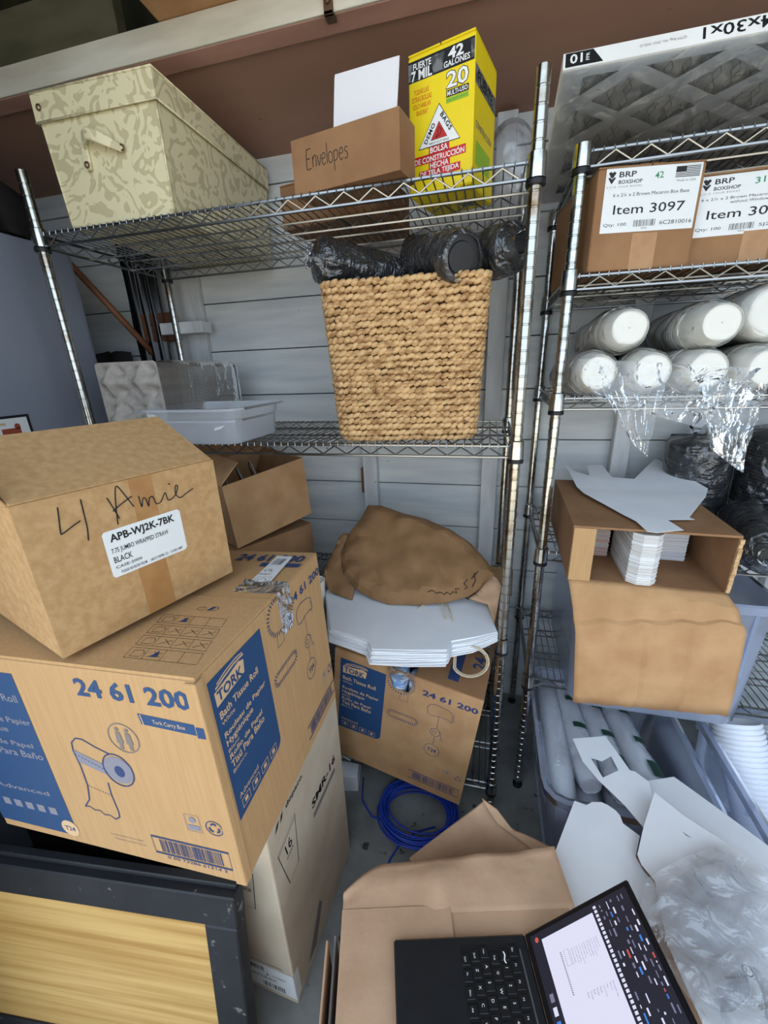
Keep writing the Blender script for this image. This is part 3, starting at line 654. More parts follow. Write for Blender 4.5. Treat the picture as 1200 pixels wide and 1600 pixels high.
# front panel with a round hole torn through it
hx, hz, hr = .209-HW/2, .400, .034
angs = sorted(set([2*math.pi*i/28 for i in range(28)]+[math.atan2(zz-hz, xx-hx) % (2*math.pi) for xx in (-HW/2, HW/2) for zz in (0, HH)]))
inn = []; out_ = []
for a in angs:
    dx, dz = math.cos(a), math.sin(a); ts = []
    if dx > 1e-6: ts.append((HW/2-hx)/dx)
    if dx < -1e-6: ts.append((-HW/2-hx)/dx)
    if dz > 1e-6: ts.append((HH-hz)/dz)
    if dz < -1e-6: ts.append((-hz)/dz)
    t_ = min(ts); rr = hr*(1+.06*math.sin(a*5)); inn.append((hx+dx*rr, hz+dz*rr)); out_.append((hx+dx*t_, hz+dz*t_))
n_ = len(angs); b = MB(); vs = []
for yy in (-HD/2, -HD/2+.004):
    vs += [(x, yy, z) for x, z in inn]+[(x, yy, z) for x, z in out_]
fs = []
for i in range(n_):
    j = (i+1) % n_; fs += [(i, n_+i, n_+j, j), (2*n_+i, 2*n_+j, 3*n_+j, 3*n_+i), (i, j, 2*n_+j, 2*n_+i), (n_+i, 3*n_+i, 3*n_+j, n_+j)]
b.add(vs, fs); obj('front_panel', b, kraft, H)
obj('top_flap', MB().box(-HW/2, hx-.03, -HD/2, HD/2, HH, HH+.004, bev=.001), kraft, H)
obj('top_flap', MB().box(hx+.036, HW/2, -HD/2, HD/2, HH-.002, HH+.002, bev=.001), kraft_dark, H)
tork_long(H, F_front(HW, HD, HH), HW, HH, hole=(.209*.401/HW, .400*.380/HH), hr=.036)
pr = Print(); pr.text(ink_navy, '24 61 200', HW-.012, .10, .20, .038, rot=90, bold=.028); pr.rect(ink_navy, HW-.105, .03, HW-.075, .16, 0); pr.build(H, (-HW/2, -HD/2, HH+.0022), (1, 0, 0), (0, 1, 0))
pr = Print(); pr.rect(ink_blue, .012, .02, .16, HH-.10, 0); pr.build(H, F_right(HW, HD, HH)[0], (0, 1, 0), (0, 0, 1))
tr_ = MB()
for i in range(7):
    for j in range(6):
        u, v = i/6-.5, j/5-.5; tr_.v.append((hx+u*.085, -HD/2-.003-abs(fb((u*9, v*9, 2)))*.012, HH-.004+v*.05+fb((u*7, v*7, 4))*.01))
for i in range(6):
    for j in range(5): tr_.f.append((i*6+j, i*6+6+j, i*6+7+j, i*6+j+1))
obj('clear_tape', tr_, film_clear, H)
Hm = H.matrix_world
for k, (dx, dz, rr) in enumerate(((-.016, -.004, .028), (.040, -.012, .024))):
    tr = thing('toilet_roll', ['blue wrapped tissue roll in the torn hole of the tilted carton', 'second blue wrapped roll beside it at the right of the torn hole'][k], 'toilet roll', M=Hm @ Matrix.Translation((hx+dx, -HD/2+.034, hz+dz-.04)), group='wrapped tissue rolls')
    obj('wrapper', MB().lathe([(.004, .075), (rr*.6, .078), (rr*.92, .070), (rr, .055), (rr, -.05), (rr*.9, -.06), (.004, -.062)], 20), roll_wrap, tr, True)

# open carton and the one under it behind the pile
J2 = thing('carton', 'brown carton at the back of the low shelf under the open carton', 'cardboard box', (-.80, 1.215, ZL+DK), (0, 0, 62))
carton_closed(J2, .32, .25, .176, kraft_dark, 'x', False)
J = thing('open_carton', 'tilted open brown carton with raised flaps behind the straw carton', 'cardboard box', (-.794, 1.225, .896), (4, -6.5, 62))
carton_open_body(J, .302, .25, .215, kraft)
obj('top_flap', fl(.10, .28, .004), kraft_dark, J, M=Matrix.Translation((0, .121, .215)) @ Matrix.Rotation(R(62), 4, 'X'))
obj('top_flap', fl(.09, .22, .004), kraft, J, M=Matrix.Translation((-.149, 0, .213)) @ Matrix.Rotation(R(-90), 4, 'Z') @ Matrix.Rotation(R(38), 4, 'X'))
obj('top_flap', fl(.09, .22, .004), kraft_dark, J, M=Matrix.Translation((.147, 0, .213)) @ Matrix.Rotation(R(90), 4, 'Z') @ Matrix.Rotation(R(-55), 4, 'X'))
obj('packing_tape', MB().box(.02, .07, -.1255, -.1251, 0, .214), kraft, J)
cr_ = MB()
for k in range(3): cr_.tube([(-.10+.05*k, -.08, .16), (-.09+.05*k, -.02, .205+.01*k), (-.06+.05*k, .05, .19), (-.03+.05*k, .09, .12)], .003, 6)
tag(obj('coiled_cord', cr_, mat('grey_cord', srgb(150, 148, 146), .5), None, True, M=J.matrix_world.copy()), 'grey cord coiled inside the tilted open carton', 'cord')
wc = MB().lathe([(.0, 0), (.022, .001), (.024, .004), (.029, .085), (.0305, .088), (.029, .089), (.027, .086), (.022, .006), (0, .005)], 18)
tag(obj('paper_cup', wc, cup_white, None, True, M=Matrix.Translation((-.500, 1.04, ZL+DK)) @ Matrix.Rotation(0, 4, 'X')), 'single white paper cup behind the bath tissue carton on the low shelf', 'cup')

# ================================================================ SOFT SHAPES
def inside(p, poly):
    x, y = p; c_ = False; n = len(poly); j = n-1
    for i in range(n):
        xi, yi = poly[i]; xj, yj = poly[j]
        if (yi > y) != (yj > y) and x < (xj-xi)*(y-yi)/(yj-yi)+xi: c_ = not c_
        j = i
    return c_
def seg_d(p, a, b):
    p, a, b = Vector(p), Vector(a), Vector(b); ab = b-a; t = max(0, min(1, (p-a).dot(ab)/max(ab.length_squared, 1e-12))); return (p-a-ab*t).length
def refine(poly, st):
    out = []
    for i, a in enumerate(poly):
        b = poly[(i+1) % len(poly)]; L_ = math.hypot(b[0]-a[0], b[1]-a[1]); n = max(1, int(L_/st))
        out += [(a[0]+(b[0]-a[0])*k/n, a[1]+(b[1]-a[1])*k/n) for k in range(n)]
    return out
def sheet_mesh(poly, st, zf, thick=.0008, holes=(), zb=None):
    """a cut sheet: outline + inner points, triangulated; zf(u,v) lifts it off its plane; zb gives the under side of a stuffed shape"""
    from mathutils.geometry import delaunay_2d_cdt
    P = refine(poly, st); loops = [list(range(len(P)))]; pts = list(P)
    for h_ in holes:
        q = refine(h_, st); loops.append(list(range(len(pts), len(pts)+len(q)))); pts += q
    x0 = min(p[0] for p in P); x1 = max(p[0] for p in P); y0 = min(p[1] for p in P); y1 = max(p[1] for p in P)
    yy = y0+st*.5; row = 0; rg_ = random.Random(5)
    while yy < y1:
        xx = x0+st*(.5 if row % 2 else .25)
        while xx < x1:
            q = (xx+rg_.uniform(-.15, .15)*st, yy+rg_.uniform(-.15, .15)*st)
            if inside(q, P) and not any(inside(q, h_) for h_ in holes) and min(seg_d(q, P[i], P[(i+1) % len(P)]) for i in range(len(P))) > st*.4: pts.append(q)
            xx += st
        yy += st*.87; row += 1
    edges = [(l[i], l[(i+1) % len(l)]) for l in loops for i in range(len(l))]
    v2, e2, f2, *_ = delaunay_2d_cdt([Vector(p) for p in pts], edges, [], 0, 1e-6)
    v2 = [tuple(v) for v in v2]; tri = []
    for f in f2:
        cx = sum(v2[i][0] for i in f)/len(f); cy = sum(v2[i][1] for i in f)/len(f)
        if inside((cx, cy), P) and not any(inside((cx, cy), h_) for h_ in holes): tri.append(tuple(f))
    b = MB(); n = len(v2)
    top = [(u, v, zf(u, v)) for u, v in v2]; bot = [(u, v, (zb(u, v) if zb else zf(u, v)-thick)) for u, v in v2]
    b.add(top+bot, tri+[tuple(i+n for i in reversed(f)) for f in tri])
    cnt = {}
    for f in tri:
        for i in range(len(f)):
            a_, c_ = f[i], f[(i+1) % len(f)]; cnt[(a_, c_)] = 1
    for (a_, c_) in list(cnt):
        if (c_, a_) not in cnt: b.f.append((a_, a_+n, c_+n, c_))
    return b, P
def film_open(poly, st, zf):
    b, P = sheet_mesh(poly, st, zf); n = len(b.v)//2
    m = MB(); m.v = b.v[:n]; m.f = [f for f in b.f if max(f) < n]; return m
def film_tube(path, radii, n=18, amp=.004, fr=40, seed=0., squash=None):
    """gathered plastic film round a path"""
    b = MB(); path = [Vector(p) for p in path]; m = len(path); up = None
    for i, p in enumerate(path):
        t = (path[min(i+1, m-1)]-path[max(i-1, 0)]).normalized()
        if up is None: up = Vector((0, 0, 1)) if abs(t.z) < .9 else Vector((1, 0, 0))
        a = (up-t*up.dot(t)).normalized(); up = a; c_ = t.cross(a)
        for k in range(n):
            q = 2*math.pi*k/n; d = a*math.cos(q)+c_*math.sin(q); rr = radii[i]
            rr *= 1+amp/max(rr, .004)*(fb(d*rr+p, fr, seed)+.5*fb(d*rr+p, fr*2.3, seed+4)) if rr > 0 else 1
            v = p+d*rr
            if squash: v = p+(v-p)*squash[0]+Vector((0, 0, 1))*((v-p).z*(squash[1]-squash[0]))
            b.v.append(tuple(v))
    for i in range(m-1):
        for k in range(n): b.f.append((i*n+k, i*n+(k+1) % n, (i+1)*n+(k+1) % n, (i+1)*n+k))
    return b

# ================================================================ LEFT RACK: TOP SHELF
zt = ZT+DK
N = thing('fabric_box', 'cream damask fabric storage box with lid on the top shelf', 'storage box', (-.894, 1.229, zt), (0, 0, 1.1))
nw, nd, nh = .315, .496, .262
b = MB(); k_ = .010
vs = [(-nw/2+k_, -nd/2+k_, 0), (nw/2-k_, -nd/2+k_, 0), (nw/2-k_, nd/2-k_, 0), (-nw/2+k_, nd/2-k_, 0), (-nw/2, -nd/2, nh-.004), (nw/2, -nd/2, nh-.004), (nw/2, nd/2, nh-.004), (-nw/2, nd/2, nh-.004)]
b.add(vs, [(3, 2, 1, 0), (4, 5, 6, 7), (0, 1, 5, 4), (1, 2, 6, 5), (2, 3, 7, 6), (3, 0, 4, 7)]); obj('body', b, damask_m, N)
for q in ((0, 4), (1, 5), (2, 6), (3, 7)): obj('corner_piping', MB().tube([vs[q[0]], vs[q[1]]], .0025, 6), damask_m, N, True)
lid = MB(); o_ = .006
lid.box(-nw/2-o_, nw/2+o_, -nd/2-o_, nd/2+o_, nh-.002, nh+.004, bev=.002)
lid.box(-nw/2-o_, nw/2+o_, -nd/2-o_, -nd/2-o_+.003, nh-.052, nh-.002).box(-nw/2-o_, nw/2+o_, nd/2+o_-.003, nd/2+o_, nh-.052, nh-.002).box(-nw/2-o_, -nw/2-o_+.003, -nd/2-o_+.003, nd/2+o_-.003, nh-.052, nh-.002).box(nw/2+o_-.003, nw/2+o_, -nd/2-o_+.003, nd/2+o_-.003, nh-.052, nh-.002)
L_ = obj('lid', lid, damask_m, N)
pp = MB(); zz = nh-.052; ring_ = [(-nw/2-o_, -nd/2-o_), (nw/2+o_, -nd/2-o_), (nw/2+o_, nd/2+o_), (-nw/2-o_, nd/2+o_)]
pp.tube([(x, y, zz) for x, y in ring_], .0022, 6, closed=True); obj('piping', pp, damask_m, L_, True)
pp = MB().tube([(x, y, nh+.002) for x, y in ring_], .0022, 6, closed=True); obj('piping', pp, damask_m, L_, True)
gm = mesh_of('grommet', MB().lathe([(.003, 0), (.0042, .002), (.0068, .002), (.0072, 0)], 16, Matrix.Rotation(R(90), 4, 'X')), iron, True)
obj('grommet', gm, None, L_, M=Matrix.Translation((-nw/2+.012, -nd/2-o_-.0002, nh-.026)))
hs = MB(); pts = [(-.050, -.004, .150), (-.040, -.020, .162), (-.015, -.030, .166), (.015, -.028, .154), (.040, -.014, .142), (.056, -.003, .136)]
for i, (x, y, z) in enumerate(pts):
    hw = .010+.004*(i in (2, 3)); hs.v += [(x, y-nd/2, z+hw), (x, y-nd/2, z-hw)]
hs.f = [(2*i, 2*i+1, 2*i+3, 2*i+2) for i in range(len(pts)-1)]
hd = obj('strap_handle', hs, damask_m, N, True); sm = hd.modifiers.new('thickness', 'SOLIDIFY'); sm.thickness = .004; ss = hd.modifiers.new('smooth', 'SUBSURF'); ss.levels = 2; ss.render_levels = 2
obj('strap_end', MB().box(-.060, -.044, -nd/2-.004, -nd/2+.004, .108, .158, bev=.002), damask_m, N)
obj('grommet', gm, None, N, M=Matrix.Translation((.052, -nd/2-.0045, .138)))
obj('grommet', gm, None, N, M=Matrix.Translation((-.052, -nd/2-.004, .118)))

ly = Vector((math.sin(R(11.67)), math.cos(R(11.67)), 0))
O = thing('envelope_carton', 'open brown carton with Envelopes handwritten on the front', 'cardboard box', Vector((-.305, .959, zt))+ly*.039, (0, 0, -11.67))
OW, OD, OH = .247, .078, .096
carton_open_body(O, OW, OD, OH, kraft_dark, .003)
obj('side_flap', fl(.05, OD-.01, .003), kraft_dark, O, M=Matrix.Translation((OW/2-.002, 0, OH)) @ Matrix.Rotation(R(90), 4, 'Z') @ Matrix.Rotation(R(-12), 4, 'X'))
pr = Print()
def hw_text(pr, word_strokes, x, y, sc, m=ink_black, wd=.0015):
    for st in word_strokes: scribble(pr, m, [[(x+a*sc, y+b_*sc) for a, b_ in st]], wd, 1)
hw_text(pr, [[(0, .0), (.0, .5), (.02, 1)], [(0, 1), (.35, 1.02)], [(0, .52), (.28, .54)], [(0, .0), (.35, .02)],
             [(.45, .6), (.46, .05)], [(.46, .4), (.55, .6), (.68, .58), (.70, .05)], [(.80, .6), (.92, .05), (1.05, .6)], [(1.12, .35), (1.36, .38), (1.32, .6), (1.18, .58), (1.12, .3), (1.22, .04), (1.40, .12)],
             [(1.50, 1.05), (1.50, .05)], [(1.74, .58), (1.62, .5), (1.62, .15), (1.74, .04), (1.88, .16), (1.86, .48), (1.74, .58)], [(2.0, .6), (2.0, -.4)], [(2.0, .5), (2.16, .6), (2.26, .4), (2.18, .12), (2.02, .1)],
             [(2.36, .35), (2.60, .38), (2.56, .6), (2.42, .58), (2.36, .3), (2.46, .04), (2.62, .12)], [(2.96, .56), (2.80, .6), (2.76, .44), (2.92, .3), (2.90, .08), (2.72, .06)]], .036, .040, .0335)
pr.build(O, *F_front(OW, OD, OH))
ev = thing('envelope', 'white envelope standing up out of the envelopes carton', 'envelope', O.matrix_world @ Vector((.020, -.006, .004)), (-8, 2, -9))
obj('envelope_body', MB().box(-.068, .068, 0, .0012, 0, .205, bev=.0005), envelope_m, ev)
obj('envelope_flap', MB().prism([(-.068, 0), (-.036, .06), (-.036, .135), (-.068, .2)], -.0006, 0, Matrix(((1, 0, 0, 0), (0, 0, 1, 0), (0, 1, 0, 0), (0, 0, 0, 1)))), envelope_m, ev)
obj('backing_sheet', MB().box(-.064, .072, .002, .004, 0, .206), envelope_m, ev)
ob = thing('flat_carton', 'low brown carton behind the envelopes carton on the top shelf', 'cardboard box', (-.40, 1.275, zt), (0, 0, -11.67)); carton_closed(ob, .27, .24, .10, kraft_dark, 'x', True)

P = thing('garbage_bag_box', 'bright yellow box of construction trash bags on the top shelf', 'box', (-.104, 1.134, zt), (0, 0, -15.7))
PW_, PD_, PH_ = .143, .150, .243
carton_closed(P, PW_, PD_, PH_, yellow, 'y', False, bev=.003)
pr = Print()
pr.rect(foil_silver, .001, .172, .142, .202, 0); pr.rect(ink_black, .001, .170, .142, .1735, 0); pr.rect(ink_black, .001, .2005, .142, .204, 0)
pr.poly(ink_black, [(.006, .174), (.056, .174), (.052, .199), (.010, .199)], 1); pr.poly(ink_black, [(.076, .175), (.136, .175), (.134, .200), (.080, .200)], 1)
pr.text(ink_white, 'FUERTE', .012, .1885, .040, .0105, bold=.02, l=2); pr.text(ink_white, '7 MIL', .008, .171, .046, .0165, bold=.03, l=2)
pr.text(ink_white, '42', .088, .184, .032, .0175, bold=.03, l=2); pr.text(ink_white, 'GALONES', .079, .1735, .054, .0095, bold=.02, l=2)
pr.text(ink_black, '20', .084, .1385, .048, .029, bold=.05, l=1); pr.text(ink_white, '20', .0855, .140, .045, .026, bold=.02, l=2)
pr.rect(ink_black, .085, .1265, .132, .1375, 1); pr.text(ink_white, 'MULTI-USO', .087, .128, .043, .008, bold=.02, l=2)
pr.rect(ink_lime, .085, .117, .132, .1255, 1); pr.text(ink_green, 'MÁS RESISTENTE', .087, .119, .043, .005, bold=0, l=2)
for k, s_ in enumerate(('TODAS LAS', 'OTRAS BOLSAS', 'SOLO HABLAN', 'BASURA"')): pr.text(ink_orange, s_, (.013, .009, .011, .019)[k], .1480-k*.0115, (.034, .044, .040, .026)[k], .0088, bold=.02)
T3 = [(.024, .055), (.116, .055), (.070, .122)]
pr.poly(ink_white, T3, 1); pr.line(ink_black, T3, .0022, 2, True); pr.poly(ink_red, [(.052, .065), (.088, .065), (.070, .093)], 2); pr.line(ink_black, [(.052, .065), (.088, .065), (.070, .093)], .0014, 3, True)
pr.text(ink_black, 'DEMO', .0425, .0600, .036, .0085, rot=56, bold=.03, l=3, sp=1.15); pr.text(ink_black, 'BAGS', .0715, .1030, .038, .0085, rot=-55.5, bold=.03, l=3, sp=1.15)
pr.line(ink_black, [(.063, .068), (.069, .075), (.067, .079), (.071, .084), (.076, .077), (.072, .070), (.063, .068)], .0015, 4); pr.text(ink_black, 'HEAVY DUTY BAGS', .048, .0580, .044, .0035, bold=0, l=3)
for s_, x, y, ww, hh in (('BOLSA', .050, .043, .040, .0105), ('DE CONSTRUCCIÓN', .014, .029, .112, .0125), ('HECHA', .050, .0165, .042, .0105), ('DE TELA TEJIDA', .027, .003, .088, .0115)):
    pr.rect(ink_red, x-.003, y-.0015, x+ww+.003, y+hh+.0015, 1); pr.text(ink_white, s_, x, y, ww, hh, bold=.02, l=2)
pr.build(P, (-PW_/2, -PD_/2, .027), (1, 0, 0), (0, 0, 1))
pr = Print(); pr.rect(foil_silver, .004, .165, PD_-.004, .195, 0); pr.text(ink_black, 'FUERTE', .02, .17, .10, .02, bold=.03); pr.text(ink_grey, 'CONSTRUCCIÓN', .015, .10, .11, .014, bold=.02); pr.rect(ink_lime, .02, .04, .12, .08, 0); pr.build(P, *F_right(PW_, PD_, PH_))
obj('torn_flap', MB().box(-.002, .058, .02, .06, PH_-.001, PH_+.02, M=Matrix.Rotation(R(-6), 4, 'Y')), kraft, P)
obj('product_picture', MB().prism([(0, 0), (.028, .004), (.028, .03), (.004, .026)], 0, .0004, Matrix(((1, 0, 0, .06), (0, 1, 0, .02), (0, 0, 1, 0), (0, 0, 0, 1)))), foil_silver, P, M=Matrix.Translation((-.05, 0, -.0006)))

Qd = thing('dome_lids', 'stack of clear plastic dome lids beside the yellow box', 'plastic lids', (.028, 1.330, zt+.104), (98, 0, -6))
dome = mesh_of('dome_lid', MB().lathe([(.100, 0), (.101, .006), (.090, .008), (.078, .028), (.050, .042), (.018, .047), (.001, .047)], 28), film_milky, True)
for k in range(4): obj('dome_lid', dome, None, Qd, M=Matrix.Translation((0, 0, .011*k)))
Qd.scale = (.68, 1, 1)

# ================================================================ LEFT RACK: MIDDLE SHELF
zm = ZM+DK
K = thing('woven_basket', 'tall woven seagrass basket on the middle shelf', 'basket', (-.207, 1.125, zm), (0, 0, 5))
KH, rows = .362, 25
def rrect(w_, d_, r_, n_=200):
    """points round a rounded rectangle, evenly spaced"""
    segs = []; ax, ay = w_/2-r_, d_/2-r_
    per = 4*(ax+ay)+2*math.pi*r_; out = []
    for i in range(n_):
        s_ = per*i/n_
        for (x, y, dx, dy, L2, cxx, cyy, a0) in ((-ax, -d_/2, 1, 0, 2*ax, ax, -ay, -90), (w_/2, -ay, 0, 1, 2*ay, ax, ay, 0), (ax, d_/2, -1, 0, 2*ax, -ax, ay, 90), (-w_/2, ay, 0, -1, 2*ay, -ax, -ay, 180)):
            if s_ <= L2: out.append((x+dx*s_, y+dy*s_, math.atan2(dy, dx))); break
            s_ -= L2
            arc_ = math.pi/2*r_
            if s_ <= arc_:
                a = R(a0)+s_/r_; out.append((cxx+r_*math.cos(a), cyy+r_*math.sin(a), a+math.pi/2)); break
            s_ -= arc_
    return out, per
ell = []; NU, NV = 8, 6
for j in range(1, NV):
    th_ = math.pi*j/NV
    for i in range(NU):
        a = 2*math.pi*i/NU; ell.append((math.cos(th_), math.sin(th_)*math.cos(a), math.sin(th_)*math.sin(a)))
ef = [(j*NU+i, j*NU+(i+1) % NU, (j+1)*NU+(i+1) % NU, (j+1)*NU+i) for j in range(NV-2) for i in range(NU)]+[tuple(reversed(range(NU))), tuple(range((NV-2)*NU, (NV-1)*NU))]
rgb_ = random.Random(11)
for r_i in range(rows):
    f_ = (r_i+.5)/rows; w_ = .338+(.374-.338)*min(1, f_*1.05); d_ = .255+.035*f_; z = KH*f_
    if r_i == 0: w_ -= .014; d_ -= .012
    pts, per = rrect(w_, d_, .035, int(2*(w_+d_)/.0165)); b = MB(); ph = rgb_.random()
    for (x, y, a) in pts:
        ln = .0125*rgb_.uniform(.85, 1.2); wd = .0072*rgb_.uniform(.85, 1.15); tl = R(26+rgb_.uniform(-7, 7)); ca, sa = math.cos(a), math.sin(a)
        oz = rgb_.uniform(-.0012, .0012)+.0025*math.sin(x*18+r_i*.5)*(.4); on = rgb_.uniform(-.001, .0015)
        vs = []
        for ex_, ey_, ez_ in ell:
            lx = ex_*ln; lz = ez_*wd; lx, lz = lx*math.cos(tl)-lz*math.sin(tl), lx*math.sin(tl)+lz*math.cos(tl); lyy = ey_*.0072
            vs.append((x+lx*ca+(lyy-on)*-sa, y+lx*sa+(lyy-on)*ca, z+lz+oz))
        b.add(vs, ef)
    o_ = obj('rope_row', b, straw, K, True)
b = MB(); n_ = 40
rings = []
for f_, dw in ((0, 0), (1, 0)):
    pts, per = rrect(.326+.036*f_, .243+.035*f_, .032, n_); rings.append([(x, y, .004+(KH-.008)*f_) for x, y, a in pts])
b.add(rings[0]+rings[1], [(i, (i+1) % n_, n_+(i+1) % n_, n_+i) for i in range(n_)]+[tuple(reversed(range(n_)))]); obj('liner', b, liner_m, K)

def lid_sleeve(name, label, p0, p1, r, m, group, pitch=.0055, fm=None, tail0=.03, tail1=.03, open0=False, cat='lid sleeve', bulge=1.05, seed=1., endface=True):
    """a sleeve of nested lids: ribbed stack, end lid and the film round them, gathered at both ends"""
    p0, p1 = Vector(p0), Vector(p1); d = (p1-p0); L2 = d.length; q_ = d.to_track_quat('Z', 'Y'); M = Matrix.Translation(p0) @ q_.to_matrix().to_4x4()
    t = thing(name, label, cat, M=M, group=group)
    prof = []; z = 0
    while z < L2-pitch:
        prof += [(r*.955, z), (r, z+pitch*.3), (r, z+pitch*.62), (r*.955, z+pitch*.95)]; z += pitch
    obj('lid_stack', MB().lathe([(0.001, 0)]+prof+[(.001, z)], 28), m, t, 50)
    if endface:
        obj('end_lid', MB().lathe([(r*.97, .002), (r*.97, -.004), (r*.90, -.006), (r*.86, -.001), (r*.62, -.001), (r*.58, -.004), (.001, -.004)], 28), m, t, 40)
    zz = [-tail0, -tail0*.55, -.006]+[L2*k/7 for k in range(0, 8)]+[L2+.006, L2+tail1*.55, L2+tail1]
    rr = [r*.50, r*.28, r*.98]+[r*bulge]*8+[r*.98, r*.28, r*.50]
    if open0: zz, rr = [-.012, -.009]+zz[2:], [r*.80, r*1.0]+rr[2:]
    obj('plastic_film', film_tube([(0, 0, z_) for z_ in zz], rr, 26, .006, 30, seed), fm or film_dark, t, True)
    return t
zk = zm+KH
g_ = 'black lid sleeves over the basket'
lid_sleeve('lid_sleeve', 'left black lid sleeve jutting past the basket edge', (-.395, 1.02, zk+.052), (-.20, 1.20, zk+.020), .048, black_lid, g_, seed=1)
lid_sleeve('lid_sleeve', 'middle black lid sleeve whose round end faces forward over the basket', (-.070, .985, zk+.022), (-.185, 1.145, zk+.066), .050, black_lid, g_, seed=2, open0=True)
lid_sleeve('lid_sleeve', 'right black lid sleeve against the rack post above the basket', (.034, 1.050, zk+.045), (-.045, 1.16, zk+.052), .050, black_lid, g_, seed=3, tail0=.045)
bp_ = MB(); zb_ = zk-.04
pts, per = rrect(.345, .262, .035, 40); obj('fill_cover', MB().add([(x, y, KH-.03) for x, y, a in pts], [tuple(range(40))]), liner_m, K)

# clear food pan
bn = thing('food_pan', 'translucent plastic food pan near the left end of the middle shelf', 'food pan', (-.760, 1.045, zm))
def pan(w0, d0, w1, d1, h_, rim, r0=.03, th=.0025):
    b = MB(); n_ = 48; rs = []
    for w_, d_, z_, rr in ((w0, d0, 0, r0), (w0+.006, d0+.006, .006, r0), (w1, d1, h_, r0), (w1+2*rim, d1+2*rim, h_, r0+rim*.6), (w1+2*rim, d1+2*rim, h_-.006, r0+rim*.6), (w1+2*rim-.002, d1+2*rim-.002, h_-.006, r0+rim*.6), (w1+.004, d1+.004, h_-.005, r0)):
        pts, per = rrect(w_, d_, rr, n_); rs.append([(x, y, z_) for x, y, a in pts])
    vs = sum(rs[:5], []); fs = [tuple(reversed(range(n_)))]
    for k in range(4): fs += [(k*n_+i, k*n_+(i+1) % n_, (k+1)*n_+(i+1) % n_, (k+1)*n_+i) for i in range(n_)]
    return b.add(vs, fs)
obj('pan_body', pan(.258, .228, .272, .242, .062, 0, .028), bin_m, bn, 35)
obj('pan_rim', MB().add(*(lambda b: (b.v, b.f))(pan(.274, .244, .286, .256, .030, .014, .03))), bin_m, bn, 35, M=Matrix.Translation((0, 0, .062)))
obj('sticker', MB().add([(.075, -.1215, .036), (.094, -.1212, .040), (.110, -.1213, .050), (.078, -.1213, .044)], [(0, 1, 2, 3)]), label_white, bn)
obj('round_mark', MB().lathe([(.012, 0), (.013, .0008), (.001, .0012)], 16, Matrix.Translation((-.105, -.1255, .076)) @ Matrix.Rotation(R(90), 4, 'X')), cup_white, bn)

# sleeve of moulded pulp cup carriers
tr = thing('carrier_stack', 'sleeve of grey pulp cup carriers behind the plastic food pan', 'cup carriers', (-.992, 1.0, zm+.004))
def carrier():
    n_ = 26; b = MB(); S_ = .212
    for j in range(n_+1):
        for i in range(n_+1):
            u, v = i/n_-.5, j/n_-.5; z = 0
            for cx in (-.25, .25):
                for cz in (-.25, .25):
                    r_ = math.hypot(u-cx, v-cz); z += .026*max(0, 1-(r_/.19)**4)
                    for k in range(4):
                        a = k*math.pi/2+.78; r2 = math.hypot(u-cx-.15*math.cos(a), v-cz-.15*math.sin(a)); z -= .034*math.exp(-(r2/.06)**2)
            z -= .012*math.exp(-(math.hypot(u, v)/.08)**2)
            m_ = max(abs(u), abs(v)); z = z*(1-max(0, (m_-.43)/.07))
            cr = .06; x, zz_ = u, v
            ax, az = abs(u)-(.5-cr), abs(v)-(.5-cr)
            if ax > 0 and az > 0:
                L3 = math.hypot(ax, az)
                if L3 > cr: k_ = cr/L3; x = math.copysign(.5-cr+ax*k_, u); zz_ = math.copysign(.5-cr+az*k_, v)
            b.v.append((x*S_, -z, (zz_+.5)*S_))
    b.f = [(j*(n_+1)+i, j*(n_+1)+i+1, (j+1)*(n_+1)+i+1, (j+1)*(n_+1)+i) for j in range(n_) for i in range(n_)]
    return b
cmesh = mesh_of('carrier', carrier(), pulp, True); emesh = None
edge = MB()
pts, per = rrect(.213, .205, .014, 40)
rim_ = mesh_of('carrier_rim', MB().add([(x, 0, y+.106) for x, y, a in pts]+[(x*.985, .005, (y*.985)+.106) for x, y, a in pts]+[(x*.96, .006, (y*.96)+.106) for x, y, a in pts], [(i, (i+1) % 40, 40+(i+1) % 40, 40+i) for i in range(40)]+[(40+i, 40+(i+1) % 40, 80+(i+1) % 40, 80+i) for i in range(40)]), pulp, 40)
obj('carrier', cmesh, None, tr)
for k in range(64): obj('carrier_rim', rim_, None, tr, M=Matrix.Translation((0, .001+.0059*k, 0)))
pts, per = rrect(.219, .213, .02, 44); fl_ = MB(); ny = 16
for j in range(ny+1):
    y = .07+.325*j/ny
    for x, z, a in pts:
        k_ = 1.0+.022*(fb((x*9, y*16, z*9), 2.2, 5)+.3)+(.0 if j < ny-2 else -.05*(j-ny+2)); fl_.v.append((x*k_, y, z*k_+.106))
fl_.f = [(j*44+i, j*44+(i+1) % 44, (j+1)*44+(i+1) % 44, (j+1)*44+i) for j in range(ny) for i in range(44)]
obj('plastic_film', fl_, film('carrier_film', (.60, .56, .52, 1), opac=.16, rough=.3, gloss=.12, bump=.4, bscale=14), tr, True)

